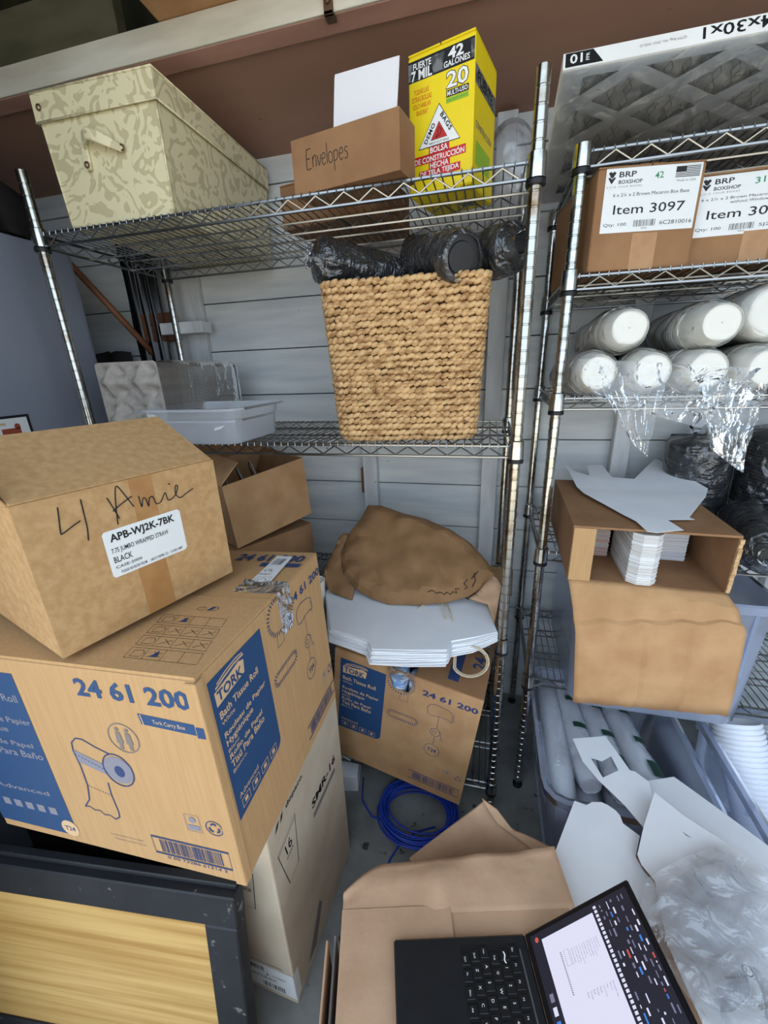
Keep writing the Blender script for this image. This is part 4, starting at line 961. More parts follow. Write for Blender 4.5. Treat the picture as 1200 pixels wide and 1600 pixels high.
# ================================================================ LEFT RACK: LOW SHELF
zl = ZL+DK
pt = lambda x, y: Plane((0, 0, zl+.034), (1, 0, 0), (0, 1, 0)).uv(x, y)
cc = lambda x, y: (320+x*.41667, 690+y*.41667)
out_px = [cc(455, 560), cc(470, 700), cc(540, 722), cc(610, 745), cc(626, 777), cc(770, 781), cc(910, 780), cc(925, 747), cc(1010, 733), cc(1097, 714), cc(1052, 600), cc(985, 592), cc(800, 500), cc(560, 470)]
poly = [pt(*q_) for q_ in out_px]
st_ = thing('paper_bag_stack', 'stack of flat white paper bags with twine handles on the low shelf', 'paper bags', (0, 0, zl))
for k in range(10):
    g = .6*(9-k); off = [(x+.0035*math.sin(k*2.1+x*9)*(1 if k < 9 else 0), y-(.004*g if y < .93 else 0)+.003*math.sin(k*1.7+x*14)*(k < 9)) for x, y in poly]
    dro = lambda u, v, g=g: -.016*max(0, (.93-v)/.1)**1.5*(1 if g else 1)
    b, _p = sheet_mesh(off, .05, lambda u, v, k=k: .0035+.0034*k+.0012*math.sin(u*11+k)*(k < 9), .0022); obj('flat_bag', b, white_board, st_)
hn = MB(); P0 = [Plane((0, 0, zl+.04), (1, 0, 0), (0, 1, 0)).uv(*cc(*q_)) for q_ in ((905, 665), (890, 615), (865, 600), (830, 606), (800, 622))]
hn.tube([(x, y, .040+.006*math.sin(i)) for i, (x, y) in enumerate(P0)], .0022, 6)
P1 = [Plane((0, 0, zl+.04), (1, 0, 0), (0, 1, 0)).uv(*cc(*q_)) for q_ in ((930, 672), (918, 630), (905, 608), (880, 598))]
hn2 = MB().tube([(x, y, .041) for x, y in P1], .0022, 6)
obj('twine_handle', hn, twine, st_, True); obj('twine_handle', hn2, twine, st_, True)
for k in range(2):
    lp = []
    for i in range(15):
        a = R(100-255*i/14); q_ = (735+(29-k*3)*math.cos(a), 1034-(24-k*2.5)*math.sin(a)); lp.append(at_y(q_[0], q_[1], .905+.012*k)-Vector((0, 0, zl)))
    lp = [Vector((lp[0].x, .93, .025))]+lp+[Vector((lp[-1].x, .94, .02))]
    obj('twine_handle', MB().tube(lp, .0024, 6), twine, st_, True)

# crumpled kraft bag lying over the stack
pl_ = Plane((-.2, 1.035, zl+.052), (1, 0, 0), (0, math.cos(R(36)), math.sin(R(36))))
sil = [cc(510, 430), cc(540, 350), cc(590, 280), cc(612, 238), cc(660, 240), cc(740, 268), cc(830, 290), cc(920, 330), cc(1000, 385), cc(1060, 450), cc(1085, 500), cc(1040, 545), cc(990, 580), cc(900, 603), cc(800, 612), cc(690, 610), cc(620, 585), cc(570, 555), cc(545, 525), cc(520, 500)]
poly = [pl_.uv(*q_) for q_ in sil]
kb = thing('kraft_bag', 'crumpled brown kraft paper bag lying over the white bag stack', 'paper bag', M=pl_.mat())
def bulge(poly, h_, am, fr, seed):
    def f(u, v):
        d = min(seg_d((u, v), poly[i], poly[(i+1) % len(poly)]) for i in range(len(poly)))
        return h_*min(1, d/.035)**.6+am*(abs(fb((u, v, 0), fr, seed))-.15+.5*fb((u, v, .3), fr*2.1, seed))*min(1, d/.015+.25)
    return f
b, _p = sheet_mesh(poly, .014, bulge(poly, .024, .022, 9, 2), zb=lambda u, v: -.004)
obj('bag_body', b, bagpaper, kb, 14)
fold = [pl_.uv(*cc(*q_)) for q_ in ((520, 345), (500, 362), (450, 470), (445, 520), (470, 560), (530, 585), (550, 590), (560, 545), (535, 520), (512, 470), (510, 410), (540, 345))]
b, _p = sheet_mesh(fold, .012, lambda u, v: -.002+.010*fb((u, v, 0), 26, 7), zb=lambda u, v: -.010+.010*fb((u, v, 0), 26, 7)); obj('bag_mouth', b, bagpaper, kb, True)
fold = [pl_.uv(*cc(*q_)) for q_ in ((1075, 500), (1100, 520), (1110, 545), (1095, 640), (1085, 690), (1060, 610), (990, 590), (1040, 550))]
b, _p = sheet_mesh(fold, .012, lambda u, v: .004+.012*fb((u, v, 0), 30, 9), zb=lambda u, v: -.004+.012*fb((u, v, 0), 30, 9)); obj('bag_side', b, kraft_red, kb, True)
pr = Print(); f_b = bulge(poly, .024, .022, 9, 2)
def wr(pts):
    out = []
    for q_ in pts:
        u, v = pl_.uv(*cc(*q_)); out.append((u, v, f_b(u, v)+.0022))
    return out
hwm = MB()
for st in ([(985, 530), (972, 545), (985, 555), (975, 560)], [(1010, 505), (1015, 530), (1003, 550)], [(1024, 500), (1000, 525)], [(955, 560), (940, 558), (945, 572), (930, 568), (922, 578), (908, 572), (900, 580), (885, 574), (870, 578), (855, 570), (838, 575)]):
    hwm.tube(wr(st), .0012, 4)
o_ = obj('handwriting', hwm, ink_black, kb); o_['kind'] = 'stuff'
bd = thing('flat_cardboard', 'flat folded cardboard piece at the right end of the low shelf', 'cardboard', (-.02, 1.30, zl), (0, 0, -4)); obj('sheet', MB().box(-.03, .13, -.09, .09, .0, .005, bev=.001), kraft_dark, bd); obj('sheet', MB().box(-.028, .128, -.085, .088, .0055, .010, bev=.001), kraft, bd)

# ================================================================ RIGHT RACK
z1 = Q1+DK
# air filter, resting on its back edge, front edge tipped up towards the room
fo = Vector((.108, 1.400, z1+.002)); fe = Vector((0, -.33, .113)).normalized(); FH, FW, FT = .352, .762, .030
fpl = Plane(fo, (1, 0, 0), fe)      # its normal looks down at the camera
R_ = thing('air_filter', 'white pleated air filter marked 14x30x1 tipped on the right top shelf', 'air filter', M=fpl.mat())
obj('backing_frame', MB().box(0, FW, 0, .012, -FT, -.001).box(0, FW, FH-.012, FH, -FT, -.001).box(0, .012, .012, FH-.012, -FT, -.001).box(FW-.012, FW, .012, FH-.012, -FT, -.001), filter_card, R_)
pm = MB(); npl = 38; rowsn = 12
for i in range(npl*2+1):
    x = .012+(FW-.024)*i/(npl*2); zz = -.008 if i % 2 else -.022
    for j in range(rowsn+1): pm.v.append((x, .012+(FH-.024)*j/rowsn, zz+.0025*fb((x*30, j*.7, 1))))
pm.f = [(i*(rowsn+1)+j, (i+1)*(rowsn+1)+j, (i+1)*(rowsn+1)+j+1, i*(rowsn+1)+j+1) for i in range(npl*2) for j in range(rowsn)]
obj('pleated_media', pm, pleat_m, R_, True)
wg = MB()
for i in range(26):
    for s_ in (-1, 1):
        pts = []
        x = .01+i*.0305
        for j in range(13): pts.append((min(FW-.01, max(.01, x+s_*(.008 if j % 2 else -.008))), .014+(FH-.028)*j/12, -.0065))
        wg.tube(pts, .0007, 4)
obj('wire_mesh', wg, grey_wire, R_)
fr_ = MB(); bd_ = .040
fr_.box(0, FW, 0, bd_*.8, -.001, 0).box(0, FW, FH-bd_*.5, FH, -.001, 0).box(0, bd_, bd_*.8, FH-bd_*.5, -.001, 0).box(FW-bd_, FW, bd_*.8, FH-bd_*.5, -.001, 0)
obj('card_frame', fr_, filter_card, R_)
def clip_line(p, d):
    ts = []
    x0, x1, y0, y1 = .03, FW-.03, .025, FH-.018
    tmin, tmax = -9, 9
    for a, dd, lo, hi in ((p[0], d[0], x0, x1), (p[1], d[1], y0, y1)):
        t0, t1 = (lo-a)/dd, (hi-a)/dd
        if t0 > t1: t0, t1 = t1, t0
        tmin = max(tmin, t0); tmax = min(tmax, t1)
    return (tmin, tmax)
for s_ in (1, -1):
    dx, dy = .172/2, .100/2*s_; L2 = math.hypot(dx, dy); d = (dx/L2, dy/L2)
    for k in range(-3, 9):
        p = (.04+.172*k, .18); t0, t1 = clip_line(p, d)
        if t1-t0 < .03: continue
        a = Vector((p[0]+d[0]*t0, p[1]+d[1]*t0)); b_ = Vector((p[0]+d[0]*t1, p[1]+d[1]*t1)); nn = Vector((-d[1], d[0]))*.0125
        obj('card_strip', MB().prism([tuple(a-nn), tuple(b_-nn), tuple(b_+nn), tuple(a+nn)], -.0012+(s_ > 0)*.0003, .0001+(s_ > 0)*.0003), filter_card, R_)
pr = Print()      # print on the raised front edge, upside down
pr.rect(filter_card, 0, 0, FW, FT, 0); pr.poly(ink_black, [(.004, .003), (.070, .003), (.052, FT-.001), (.004, FT-.001)], 1)
pr.text(ink_white, '10', .034, FT-.004, .022, .018, rot=180, bold=.02, l=2); pr.text(ink_white, 'FPR', .046, .010, .014, .006, rot=90, l=2)
pr.text(ink_black, '14x30x1', .345, FT-.003, .115, .021, rot=180, bold=.012, l=1); pr.text(ink_grey, 'QTM Reg. No 3931-WD-D', .205, FT-.010, .075, .006, rot=180, bold=0, l=1); pr.text(ink_grey, 'Made in USA', .50, FT-.008, .05, .006, rot=180, bold=0, l=1)
pr.build(R_, (0, FH+.0004, 0), (1, 0, 0), (0, 0, -1))
fw_ = MB(); nn = 30
for i in range(nn+1):
    for j in range(9): fw_.v.append((-.002+(FW+.004)*i/nn, -.001+(FH+.002)*j/8, .004+.002*fb((i*.5, j*.7, 2))))
fw_.f = [(i*9+j, i*9+9+j, i*9+10+j, i*9+j+1) for i in range(nn) for j in range(8)]
obj('shrink_wrap', fw_, film_clear, R_, True)

# macaron cartons on the second shelf
z2 = Q2+DK
def macaron(label, loc, yaw, w, d, h, item, code, num, line2, off):
    t = thing('shipping_carton', label, 'cardboard box', loc, (0, 0, yaw), 'macaron box cartons'); carton_closed(t, w, d, h, kraft_dark, 'y', True)
    obj('packing_tape', MB().box(-.02, .03, -d/2-.0003, -d/2, 0, h*.36), tape_m, t)
    pr = Print(); x0, x1, y0, y1 = off; W2 = x1-x0; H2 = y1-y0
    U = lambda a: x0+a*W2; V = lambda a: y0+a*H2
    pr.rect(label_white, x0, y0, x1, y1, 0)
    pr.text(ink_black, 'BRP', U(.14), V(.86), W2*.18, H2*.085, bold=.015); pr.text(ink_black, 'BOXSHOP', U(.14), V(.76), W2*.25, H2*.06, bold=.012); pr.text(ink_grey, 'LOVE YOUR BOXES', U(.02), V(.705), W2*.37, H2*.028, bold=0, sp=1.3)
    for dy in (0, -.075):
        pr.poly(ink_black, [(U(.025), V(.93+dy)), (U(.045), V(.955+dy)), (U(.065), V(.935+dy)), (U(.085), V(.955+dy)), (U(.105), V(.93+dy)), (U(.065), V(.84+dy))], 1)
        pr.line(label_white, [(U(.02), V(.895+dy*2)), (U(.065), V(.845+dy*2)), (U(.11), V(.895+dy*2))], .0012, 2)
    pr.text(ink_green, num, U(.52), V(.80), W2*.09, H2*.10, rot=5, bold=.01)
    fx, fy, fw2, fh = U(.73), V(.80), W2*.25, H2*.16
    for k in range(7): pr.rect(ink_black, fx, fy+fh*(2*k)/13, fx+fw2, fy+fh*(2*k+1)/13, 1)
    pr.rect(ink_black, fx, fy+fh*6/13, fx+fw2*.42, fy+fh, 2); pr.text(ink_grey, 'Made in USA', fx+.004, fy-H2*.065, fw2*.8, H2*.035, bold=0)
    if line2:
        pr.text(ink_black, '6 x 2¼ x 2 Brown Macaron Box Sleeve', U(.04), V(.60), W2*.92, H2*.045, bold=0); pr.text(ink_black, 'without Window', U(.32), V(.53), W2*.36, H2*.045, bold=0)
    else: pr.text(ink_black, '6 x 2¼ x 2 Brown Macaron Box Base', U(.10), V(.565), W2*.80, H2*.055, bold=0)
    pr.text(ink_black, item, U(.12), V(.29), W2*.76, H2*.15, bold=.005); pr.text(ink_black, 'Qty: 100', U(.03), V(.09), W2*.25, H2*.065, bold=0); pr.bars(ink_black, U(.36), V(.08), U(.60), V(.185), 16, 1, 7); pr.text(ink_black, code[-4:], U(.45), V(.04), W2*.06, H2*.025, bold=0)
    pr.text(ink_black, code, U(.64), V(.09), W2*.34, H2*.065, bold=0)
    pr.build(t, *F_front(w, d, h)); return t
macaron('brown macaron box carton with label Item 3097 on the second shelf', (.277, 1.237, z2), 9, .207, .27, .186, 'Item 3097', '6C2810016', '42', False, (.016, .200, .070, .182))
macaron('brown macaron box carton with label Item 3095 beside the other one', (.517, 1.285, z2), 1.2, .236, .28, .168, 'Item 3095', '5J2759921', '31', True, (-.002+.003, .190, .056, .163))

# paper cup sleeves on the third shelf
z3 = Q3+DK
cupm = mesh_of('paper_cup', MB().lathe([(.001, .004), (.0345, .004), (.0355, 0), (.0370, .002), (.0490, .078), (.0525, .079), (.0525, .083), (.0488, .084), (.0475, .078), (.0360, .008)], 26), cup_white, 35)
def cup_sleeve(label, x, y, z, n, yaw=0, tilt=-2, sc=1., tail=None, seed=1., pitch=.0120, mesh=None, fm=None, rb=.037, rt=.053, group='paper cup sleeves on the third shelf', name='cup_sleeve', M=None):
    """nested cups lying on their side, bottoms to the front, in a clear sleeve"""
    t = thing(name, label, 'paper cups', M=M or (Matrix.Translation((x, y, z)) @ Matrix.Rotation(R(yaw), 4, 'Z') @ Matrix.Rotation(R(-90+tilt), 4, 'X') @ Matrix.Scale(sc, 4)), group=group)
    for k in range(n): obj('paper_cup', mesh or cupm, None, t, M=Matrix.Translation((0, 0, pitch*k)) @ Matrix.Rotation(k*.7, 4, 'Z'))
    L2 = .096+pitch*(n-1); zz = [-.004, .002, .008, .014]+[.02+(L2-.02)*k/8 for k in range(9)]+[L2+.006]
    rr = [rb*.80, rb*1.0, rb*1.06, rb*1.10]+[rb*1.12+(rt*1.04-rb*1.12)*min(1, (.02+(L2-.02)*k/8)/.09) for k in range(9)]+[rt*.9]
    obj('plastic_film', film_tube([(0, 0, a) for a in zz], rr, 26, .005, 28, seed), fm or film_cup, t, True)
    return t
cup_sleeve('upper left paper cup sleeve, its white cup bottom turned to the front', .290, 1.058, z3+.143, 22, seed=1)
cup_sleeve('lower left paper cup sleeve nearest the chrome post', .236, 1.040, z3+.0530, 24, seed=2)
cup_sleeve('second lower paper cup sleeve from the chrome post', .344, 1.046, z3+.0530, 23, seed=3)
cup_sleeve('upper paper cup sleeve with the brightest white cup bottom, right of centre', .458, 1.050, z3+.143, 22, seed=4)
cup_sleeve('third lower paper cup sleeve from the chrome post', .452, 1.052, z3+.0530, 22, seed=5)
cup_sleeve('lower paper cup sleeve at the right picture edge', .560, 1.052, z3+.0530, 22, seed=6)
lidm = mesh_of('paper_cup', MB().lathe([(.001, 0), (.050, 0), (.0535, .004), (.0570, .022), (.0585, .024), (.0570, .026), (.0500, .006), (.001, .005)], 28), cup_white, 35)
cup_sleeve('wide white bowl stack above the paper cups at the right edge', .575, 1.105, z3+.163, 38, seed=7, pitch=.0072, mesh=lidm, rb=.053, rt=.060)
# film hanging under the shelf edge
def hang(name, label, top, bot, y, fm, seed, folds=5, amp=.012):
    (xa, ya), (xb, yb) = top; (xc, yc), (xd, yd) = bot
    b = MB(); n_, m_ = 26, 22
    for j in range(m_+1):
        v = j/m_; wob = .06*fb((v*3, seed, 0), 1.5)
        A_ = at_y(xa+(xc-xa)*v, ya+(yc-ya)*v, y-.005*v); B_ = at_y(xb+(xd-xb)*v, yb+(yd-yb)*v, y-.012*v)
        for i in range(n_+1):
            u = i/n_; p = A_.lerp(B_, u)
            k_ = amp*(math.sin(u*folds*2*math.pi+seed+v*2)*(.5+.5*v)+.8*fb((u*5, v*4, seed), 1.3)); b.v.append((p.x+wob*.1, p.y-abs(k_), p.z))
    b.f = [(j*(n_+1)+i, j*(n_+1)+i+1, (j+1)*(n_+1)+i+1, (j+1)*(n_+1)+i) for j in range(m_) for i in range(n_)]
    return tag(obj(name, b, fm, None, True), label, 'plastic film', 'loose plastic ends under the cup shelf')
hang('loose_film', 'loose clear film end hanging under the left paper cups', ((930, 585), (1040, 590)), ((985, 690), (1008, 712)), 1.036, film_milky, 1.)
hang('loose_film', 'long shiny clear film end hanging before the black sleeves', ((1090, 585), (1200, 600)), ((1105, 700), (1150, 735)), 1.036, film_clear, 2., 7, .018)
hang('loose_film', 'wide clear film gathered along the cup shelf front rail', ((905, 560), (1190, 575)), ((930, 625), (1090, 668)), 1.030, film_clear, 3., 9, .014)

# hanger with clip board sheet on the wall
hy = YB-.035
a = at_y(1048, 686, hy); b_ = at_y(1112, 684, hy); hk = at_y(1085, 662, hy)
hg = thing('clip_hanger', 'black clip hanger with a grey sheet hooked on the back wall', 'hanger', (a.x, hy, a.z))
wd = b_.x-a.x
obj('clip_bar', MB().box(0, wd+.02, -.012, .010, -.016, .016, bev=.004), black_plastic, hg)
hx_ = hk.x-a.x; obj('hook', MB().tube([(hx_, 0, .014), (hx_, 0, .030), (hx_-.008, 0, .040), (hx_+.006, 0, .054), (hx_+.014, 0, .066), (hx_+.006, 0, .078), (hx_-.006, 0, .074)], .005, 8), black_plastic, hg, True)
obj('grey_sheet', MB().prism([(-.004, -.016), (wd+.016, -.016), (wd+.03, -.30), (-.03, -.30)], 0, .0012, Matrix(((1, 0, 0, 0), (0, 0, 1, 0), (0, 1, 0, 0), (0, 0, 0, 1)))), card_grey, hg)

# opened carton of cards on the fourth shelf
z4 = Q4+DK
U = thing('card_carton', 'carton lying open to the front with stacks of cut cards inside', 'cardboard box', (.371, 1.130, z4), (0, 0, -2.08))
uw, ud, uh = .322, .403, .138; th = .005
obj('bottom_panel', MB().box(-uw/2, uw/2, -ud/2, ud/2, 0, th), kraft_dark, U); obj('top_panel', MB().box(-uw/2, uw/2, -ud/2, ud/2, uh-th, uh), kraft_dark, U)
obj('side_panel', MB().box(-uw/2, -uw/2+th, -ud/2, ud/2, th, uh-th), kraft_dark, U); obj('side_panel', MB().box(uw/2-th, uw/2, -ud/2, ud/2, th, uh-th), kraft_dark, U); obj('back_panel', MB().box(-uw/2+th, uw/2-th, ud/2-th, ud/2, th, uh-th), kraft_dark, U)
obj('side_flap', MB().box(-uw/2+.001, -uw/2+.048, -ud/2-.004, -ud/2, .002, uh-.004, bev=.001), kraft_warm, U)
te = MB()
for k in range(12): te.box(uw/2-.006, uw/2+.001+.003*abs(fb((k, 2, 1), .9)), -ud/2-.004-.006*abs(fb((k, 0, 3), .8)), -ud/2, .006+k*.0105, .006+k*.0105+.0108)
obj('torn_edge', te, kraft_edge, U)
pr = Print(); pr.rect(ink_white, 0, 0, .03, .012, 0)
# bottom flap hanging down in two creased lengths
Ui = U.matrix_world.inverted()
def uloc(px, py, y): return Ui @ at_y(px, py, y)
fl_ = MB(); nx = 30
L0 = [(-uw/2+.002+(uw-.004)*i/nx, -ud/2, .003) for i in range(nx+1)]
pe = [uloc(899+(1166-899)*i/nx, 988+3*math.sin(i*.9)-3*i/nx, .868) for i in range(nx+1)]
pb = [uloc(895+(1137-895)*i/nx, 1096+(1118-1096)*i/nx+.8*math.sin(i*1.3), .872) for i in range(nx+1)]
sec = []
for k in range(9):
    v = k/8; sec.append([Vector(L0[i]).lerp(pe[i], v)+Vector((0, 0, .007*math.sin(v*math.pi)+.0045*(fb((i*.25, v*3, 1), 1.3))*math.sin(v*math.pi)-(.010 if k == 6 else 0)*(.6+.4*fb((i*.3, 0, 3))))) for i in range(nx+1)])
for k in range(1, 9):
    v = k/8; sec.append([pe[i].lerp(pb[i], v)+Vector((0, -.0035*math.sin(v*math.pi)*(1+fb((i*.2, v*2, 6))) + (.003 if i in (12, 20) else 0), 0)) for i in range(nx+1)])
m_ = len(sec); w0 = nx+1
for r_ in sec: fl_.v += [tuple(p) for p in r_]
fl_.f = [(j*w0+i, (j+1)*w0+i, (j+1)*w0+i+1, j*w0+i+1) for j in range(m_-1) for i in range(nx)]
ho = obj('hanging_flap', fl_, kraft, U, 9); so_ = ho.modifiers.new('thickness', 'SOLIDIFY'); so_.thickness = .004; so_.offset = 0
def card_stack(label, poly, z0, n, th_, m, group, mm=None):
    t = thing('card_stack', label, 'card stack', M=U.matrix_world @ Matrix.Translation((0, 0, z0)), group=group); rg2 = random.Random(n)
    for k in range(n):
        dx, dy = rg2.uniform(-.0012, .0012), rg2.uniform(-.0012, .0012)
        obj('card_pack', MB().prism([(x+dx, y+dy) for x, y in poly], th_*k, th_*(k+1)-.0004), mm if (mm and rg2.random() < .3) else m, t)
    return t
g_ = 'stacks of cut cards in the opened carton'
fx = .006
card_stack('white card stack with cut corners at the mouth of the open carton', [(-.036, -.192), (-.018, -.206), (.010, -.206), (.024, -.192), (.024, -.04), (-.036, -.04)], th+.0005, 34, .0036, white_edge, g_, white_paper)
card_stack('pink card stack at the left inside the open carton', [(-.150, -.060), (-.048, -.060), (-.048, .14), (-.150, .14)], th+.0005, 32, .0036, pink_edge, g_, white_edge)
card_stack('narrow pink card stack behind the white cut-corner stack', [(.028, -.07), (.060, -.07), (.060, .14), (.028, .14)], th+.0005, 32, .0036, pink_edge, g_, white_edge)
card_stack('bluish white card stack at the right inside the open carton', [(.064, -.055), (.128, -.055), (.140, -.02), (.140, .14), (.064, .14)], th+.0005, 34, .0034, white_board, g_, white_paper)
# die-cut white sheet on top of it
spl = Plane((.37, 1.1, z4+uh+.004), (1, 0, 0), (0, 1, 0))
q = lambda x, y: (780+x*.35, 700+y*.35)
sh_px = [q(275, 98), q(330, 130), q(400, 143), q(388, 108), q(455, 108), q(500, 148), q(600, 155), q(690, 87), q(930, 190), q(922, 220), q(848, 315), q(872, 325), q(750, 326), q(822, 372), q(700, 384), q(660, 378), q(610, 332), q(480, 265), q(375, 212), q(345, 185), q(310, 135)]
poly = [spl.uv(*p) for p in sh_px]
b, _p = sheet_mesh(poly, .02, lambda u, v: .003+.012*max(0, (-.05-u)/.15)+.010*max(0, (v-.12)/.1), .0007)
tag(obj('cut_sheet', b, white_board, None, 40, M=spl.mat()), 'white die-cut cardboard blank lying on the opened carton', 'cardboard blank')

# fat black lid sleeves at the right of that shelf
g_ = 'black lid sleeves at the right edge'
def blk(label, p0, p1, r, seed): return lid_sleeve('lid_sleeve', label, p0, p1, r, black_lid, g_, pitch=.009, seed=seed, tail0=.02, tail1=.03, bulge=1.03)
blk('rounded black lid sleeve behind the opened card carton', (.625, 1.385, z4+.012), (.612, 1.375, z4+.255), .082, 11)
blk('tall black lid sleeve at the right picture edge', (.800, 1.36, z4+.012), (.795, 1.33, z4+.285), .086, 12)
blk('low black lid sleeve lying beside the opened carton', (.645, 1.03, z4+.058), (.70, 1.26, z4+.060), .055, 13)
blk('black lid sleeve lying across the others at the right edge', (.775, 1.07, z4+.062), (.80, 1.255, z4+.062), .058, 14)

# ================================================================ TOTES
def tote(name, label, x0, x1, y0, y1, z0, z1, taper=.03, rim=.018, yaw=0, group='clear plastic totes', r0=.04):
    cx, cy = (x0+x1)/2, (y0+y1)/2; W2, D2, H2 = x1-x0-2*rim, y1-y0-2*rim, z1-z0
    t = thing(name, label, 'plastic tote', (cx, cy, z0), (0, 0, yaw), group); n_ = 56; b = MB(); vs = []
    for f_, k in ((0, 0), (.02, .3), (1, 1)):
        w_ = W2-2*taper*(1-k); d_ = D2-2*taper*(1-k); pts, per = rrect(w_, d_, r0, n_); vs += [(x, y, H2*f_) for x, y, a in pts]
    fs = [tuple(reversed(range(n_)))]
    for k in range(2): fs += [(k*n_+i, k*n_+(i+1) % n_, (k+1)*n_+(i+1) % n_, (k+1)*n_+i) for i in range(n_)]
    b.add(vs, fs); obj('tote_body', b, tote_m, t, 35)
    b = MB(); vs = []
    for e_, zz, rr in ((0, H2, r0), (rim*.5, H2+.004, r0+rim*.4), (rim, H2, r0+rim*.8), (rim, H2-.020, r0+rim*.8), (rim-.004, H2-.020, r0+rim*.8)):
        pts, per = rrect(W2+2*e_, D2+2*e_, rr, n_); vs += [(x, y, zz) for x, y, a in pts]
    fs = []
    for k in range(4): fs += [(k*n_+i, k*n_+(i+1) % n_, (k+1)*n_+(i+1) % n_, (k+1)*n_+i) for i in range(n_)]
    b.add(vs, fs); obj('tote_rim', b, tote_m, t, 35)
    for k in range(5):
        xx = -W2/2+.05+k*(W2-.1)/4; 
        obj('rib', MB().box(xx-.004, xx+.004, -D2/2-.006+taper*.2, -D2/2+.001+taper*.2, H2*.45, H2-.022), tote_m, t)
        yy = -D2/2+.05+k*(D2-.1)/4; obj('rib', MB().box(-W2/2-.012, -W2/2-.001, yy-.004, yy+.004, H2-.045, H2-.002), tote_m, t)
    return t
W = thing('dummy', 'x', 'x') if False else None
tote('storage_tote', 'clear tote on the lowest right shelf under the hanging carton flap', .245, .70, .985, 1.44, Q5+DK, .845, .012, .012)
foam = mesh_of('foam_cup', MB().lathe([(.001, .002), (.030, .002), (.032, 0), (.033, .002), (.042, .095), (.0445, .097), (.0445, .102), (.0415, .103), (.0405, .096), (.031, .006)], 24), cup_foam, 35)
zt5 = Q5+DK+.006
for k, (x, y, lab) in enumerate(((.335, 1.02, 'left foam cup stack lying in the clear tote under the carton flap'), (.432, 1.02, 'middle foam cup stack lying in the clear tote under the flap'), (.529, 1.03, 'right foam cup stack lying in the clear tote under the flap'))):
    cup_sleeve(lab, x, y, zt5+.047, 22, seed=20+k, mesh=foam, rb=.033, rt=.0455, pitch=.012, group='foam cups in the shelf tote', name='foam_cup_stack', tilt=0)
for k, (x, lab) in enumerate(((.385, 'foam cup sleeve on top of two others inside the shelf tote'), (.485, 'upper foam cup sleeve at the right inside the shelf tote'))):
    cup_sleeve(lab, x, 1.05, zt5+.127, 20, seed=30+k, mesh=foam, rb=.033, rt=.0455, pitch=.012, group='foam cups in the shelf tote', name='foam_cup_stack', tilt=0)
wb_ = thing('white_carton', 'white paper carton standing in the tote at the right edge', 'box', (.635, 1.20, zt5), (0, 0, 8)); carton_closed(wb_, .075, .28, .25, white_paper, 'y', False)

tote('storage_tote', 'low floor tote of long white cup sleeves beside the chrome post', .185, .610, .790, 1.300, .001, .352, .03, .02)
g_ = 'long cup sleeves in the floor tote'
longm = mesh_of('foam_cup', MB().lathe([(.001, .002), (.026, .002), (.028, 0), (.036, .090), (.0375, .092), (.0375, .096), (.035, .097), (.028, .006)], 22), cup_foam, 35)
film_foam = film('foam_sleeve_film', (.94, .96, 1, 1), opac=.4, rough=.25, gloss=.2, bump=.7, bscale=26)
for k, (x, y, zz, yaw, n, lab) in enumerate(((.245, .835, .285, 2, 30, 'leftmost long cup sleeve in the floor tote, against its side'), (.325, .905, .290, -3, 26, 'long cup sleeve second from the left in the floor tote'),
                                       (.405, .895, .285, -5, 27, 'long cup sleeve with green print, third in the floor tote'), (.490, .885, .290, -7, 27, 'rightmost long cup sleeve in the floor tote'))):
    t = cup_sleeve(lab, x, y, zz, n, yaw=-yaw, seed=40+k, mesh=longm, rb=.029, rt=.039, pitch=.0115, group=g_, name='long_cup_sleeve', fm=film_foam, tilt=-1)
    pr = Print(); m4 = MB()
    for j in range(3):
        a0, a1 = R(-112+k*8), R(-62+k*8); zs, ze = (.05+.11*j, .07+.11*j)
        vs = [(.0462*math.cos(a), .0462*math.sin(a), z) for z in (zs, ze+.03*(j == 0)) for a in [a0+(a1-a0)*i/8 for i in range(9)]]
        m4.add(vs, [(i, i+1, 10+i, 9+i) for i in range(8)])
    if k: 
        o_ = obj('green_print', m4, mat('sleeve_green_%d' % k, srgb(40, 70, 58), .5), t); o_['kind'] = 'stuff'
lower = ((.245, .87), (.33, .88), (.415, .88), (.50, .88))
for k, (x, y) in enumerate(lower):
    cup_sleeve(['bottom layer cup sleeve at the left side of the floor tote', 'bottom layer cup sleeve left of centre in the floor tote', 'bottom layer cup sleeve right of centre in the floor tote', 'bottom layer cup sleeve at the right side of the floor tote'][k], x, y, .206, 24, seed=50+k, mesh=longm, rb=.029, rt=.039, pitch=.0115, group=g_, name='long_cup_sleeve', fm=film_foam, tilt=0)
tote('storage_tote', 'clear floor tote with nested white cups at the right edge', .640, 1.12, .70, 1.18, .001, .40, .03, .02)
ncup = mesh_of('nested_cup', MB().lathe([(.001, .002), (.038, .002), (.040, 0), (.053, .110), (.0565, .112), (.0570, .117), (.0555, .120), (.0520, .119), (.0500, .112), (.038, .006)], 28), cup_foam, 35)
for k, (p0, p1, lab) in enumerate((((.765, .800, .075), (.700, 1.075, .470), 'diagonal stack of nested white cups at the right picture edge'), ((.895, .800, .075), (.820, 1.075, .470), 'second nested white cup stack at the far right'))):
    p0, p1 = Vector(p0), Vector(p1); d = p1-p0; M = Matrix.Translation(p0) @ d.to_track_quat('Z', 'Y').to_matrix().to_4x4()
    t = thing('nested_cups', lab, 'paper cups', M=M, group='nested white cups in the right tote')
    for j in range(28): obj('nested_cup', ncup, None, t, M=Matrix.Translation((0, 0, .0125*j)))

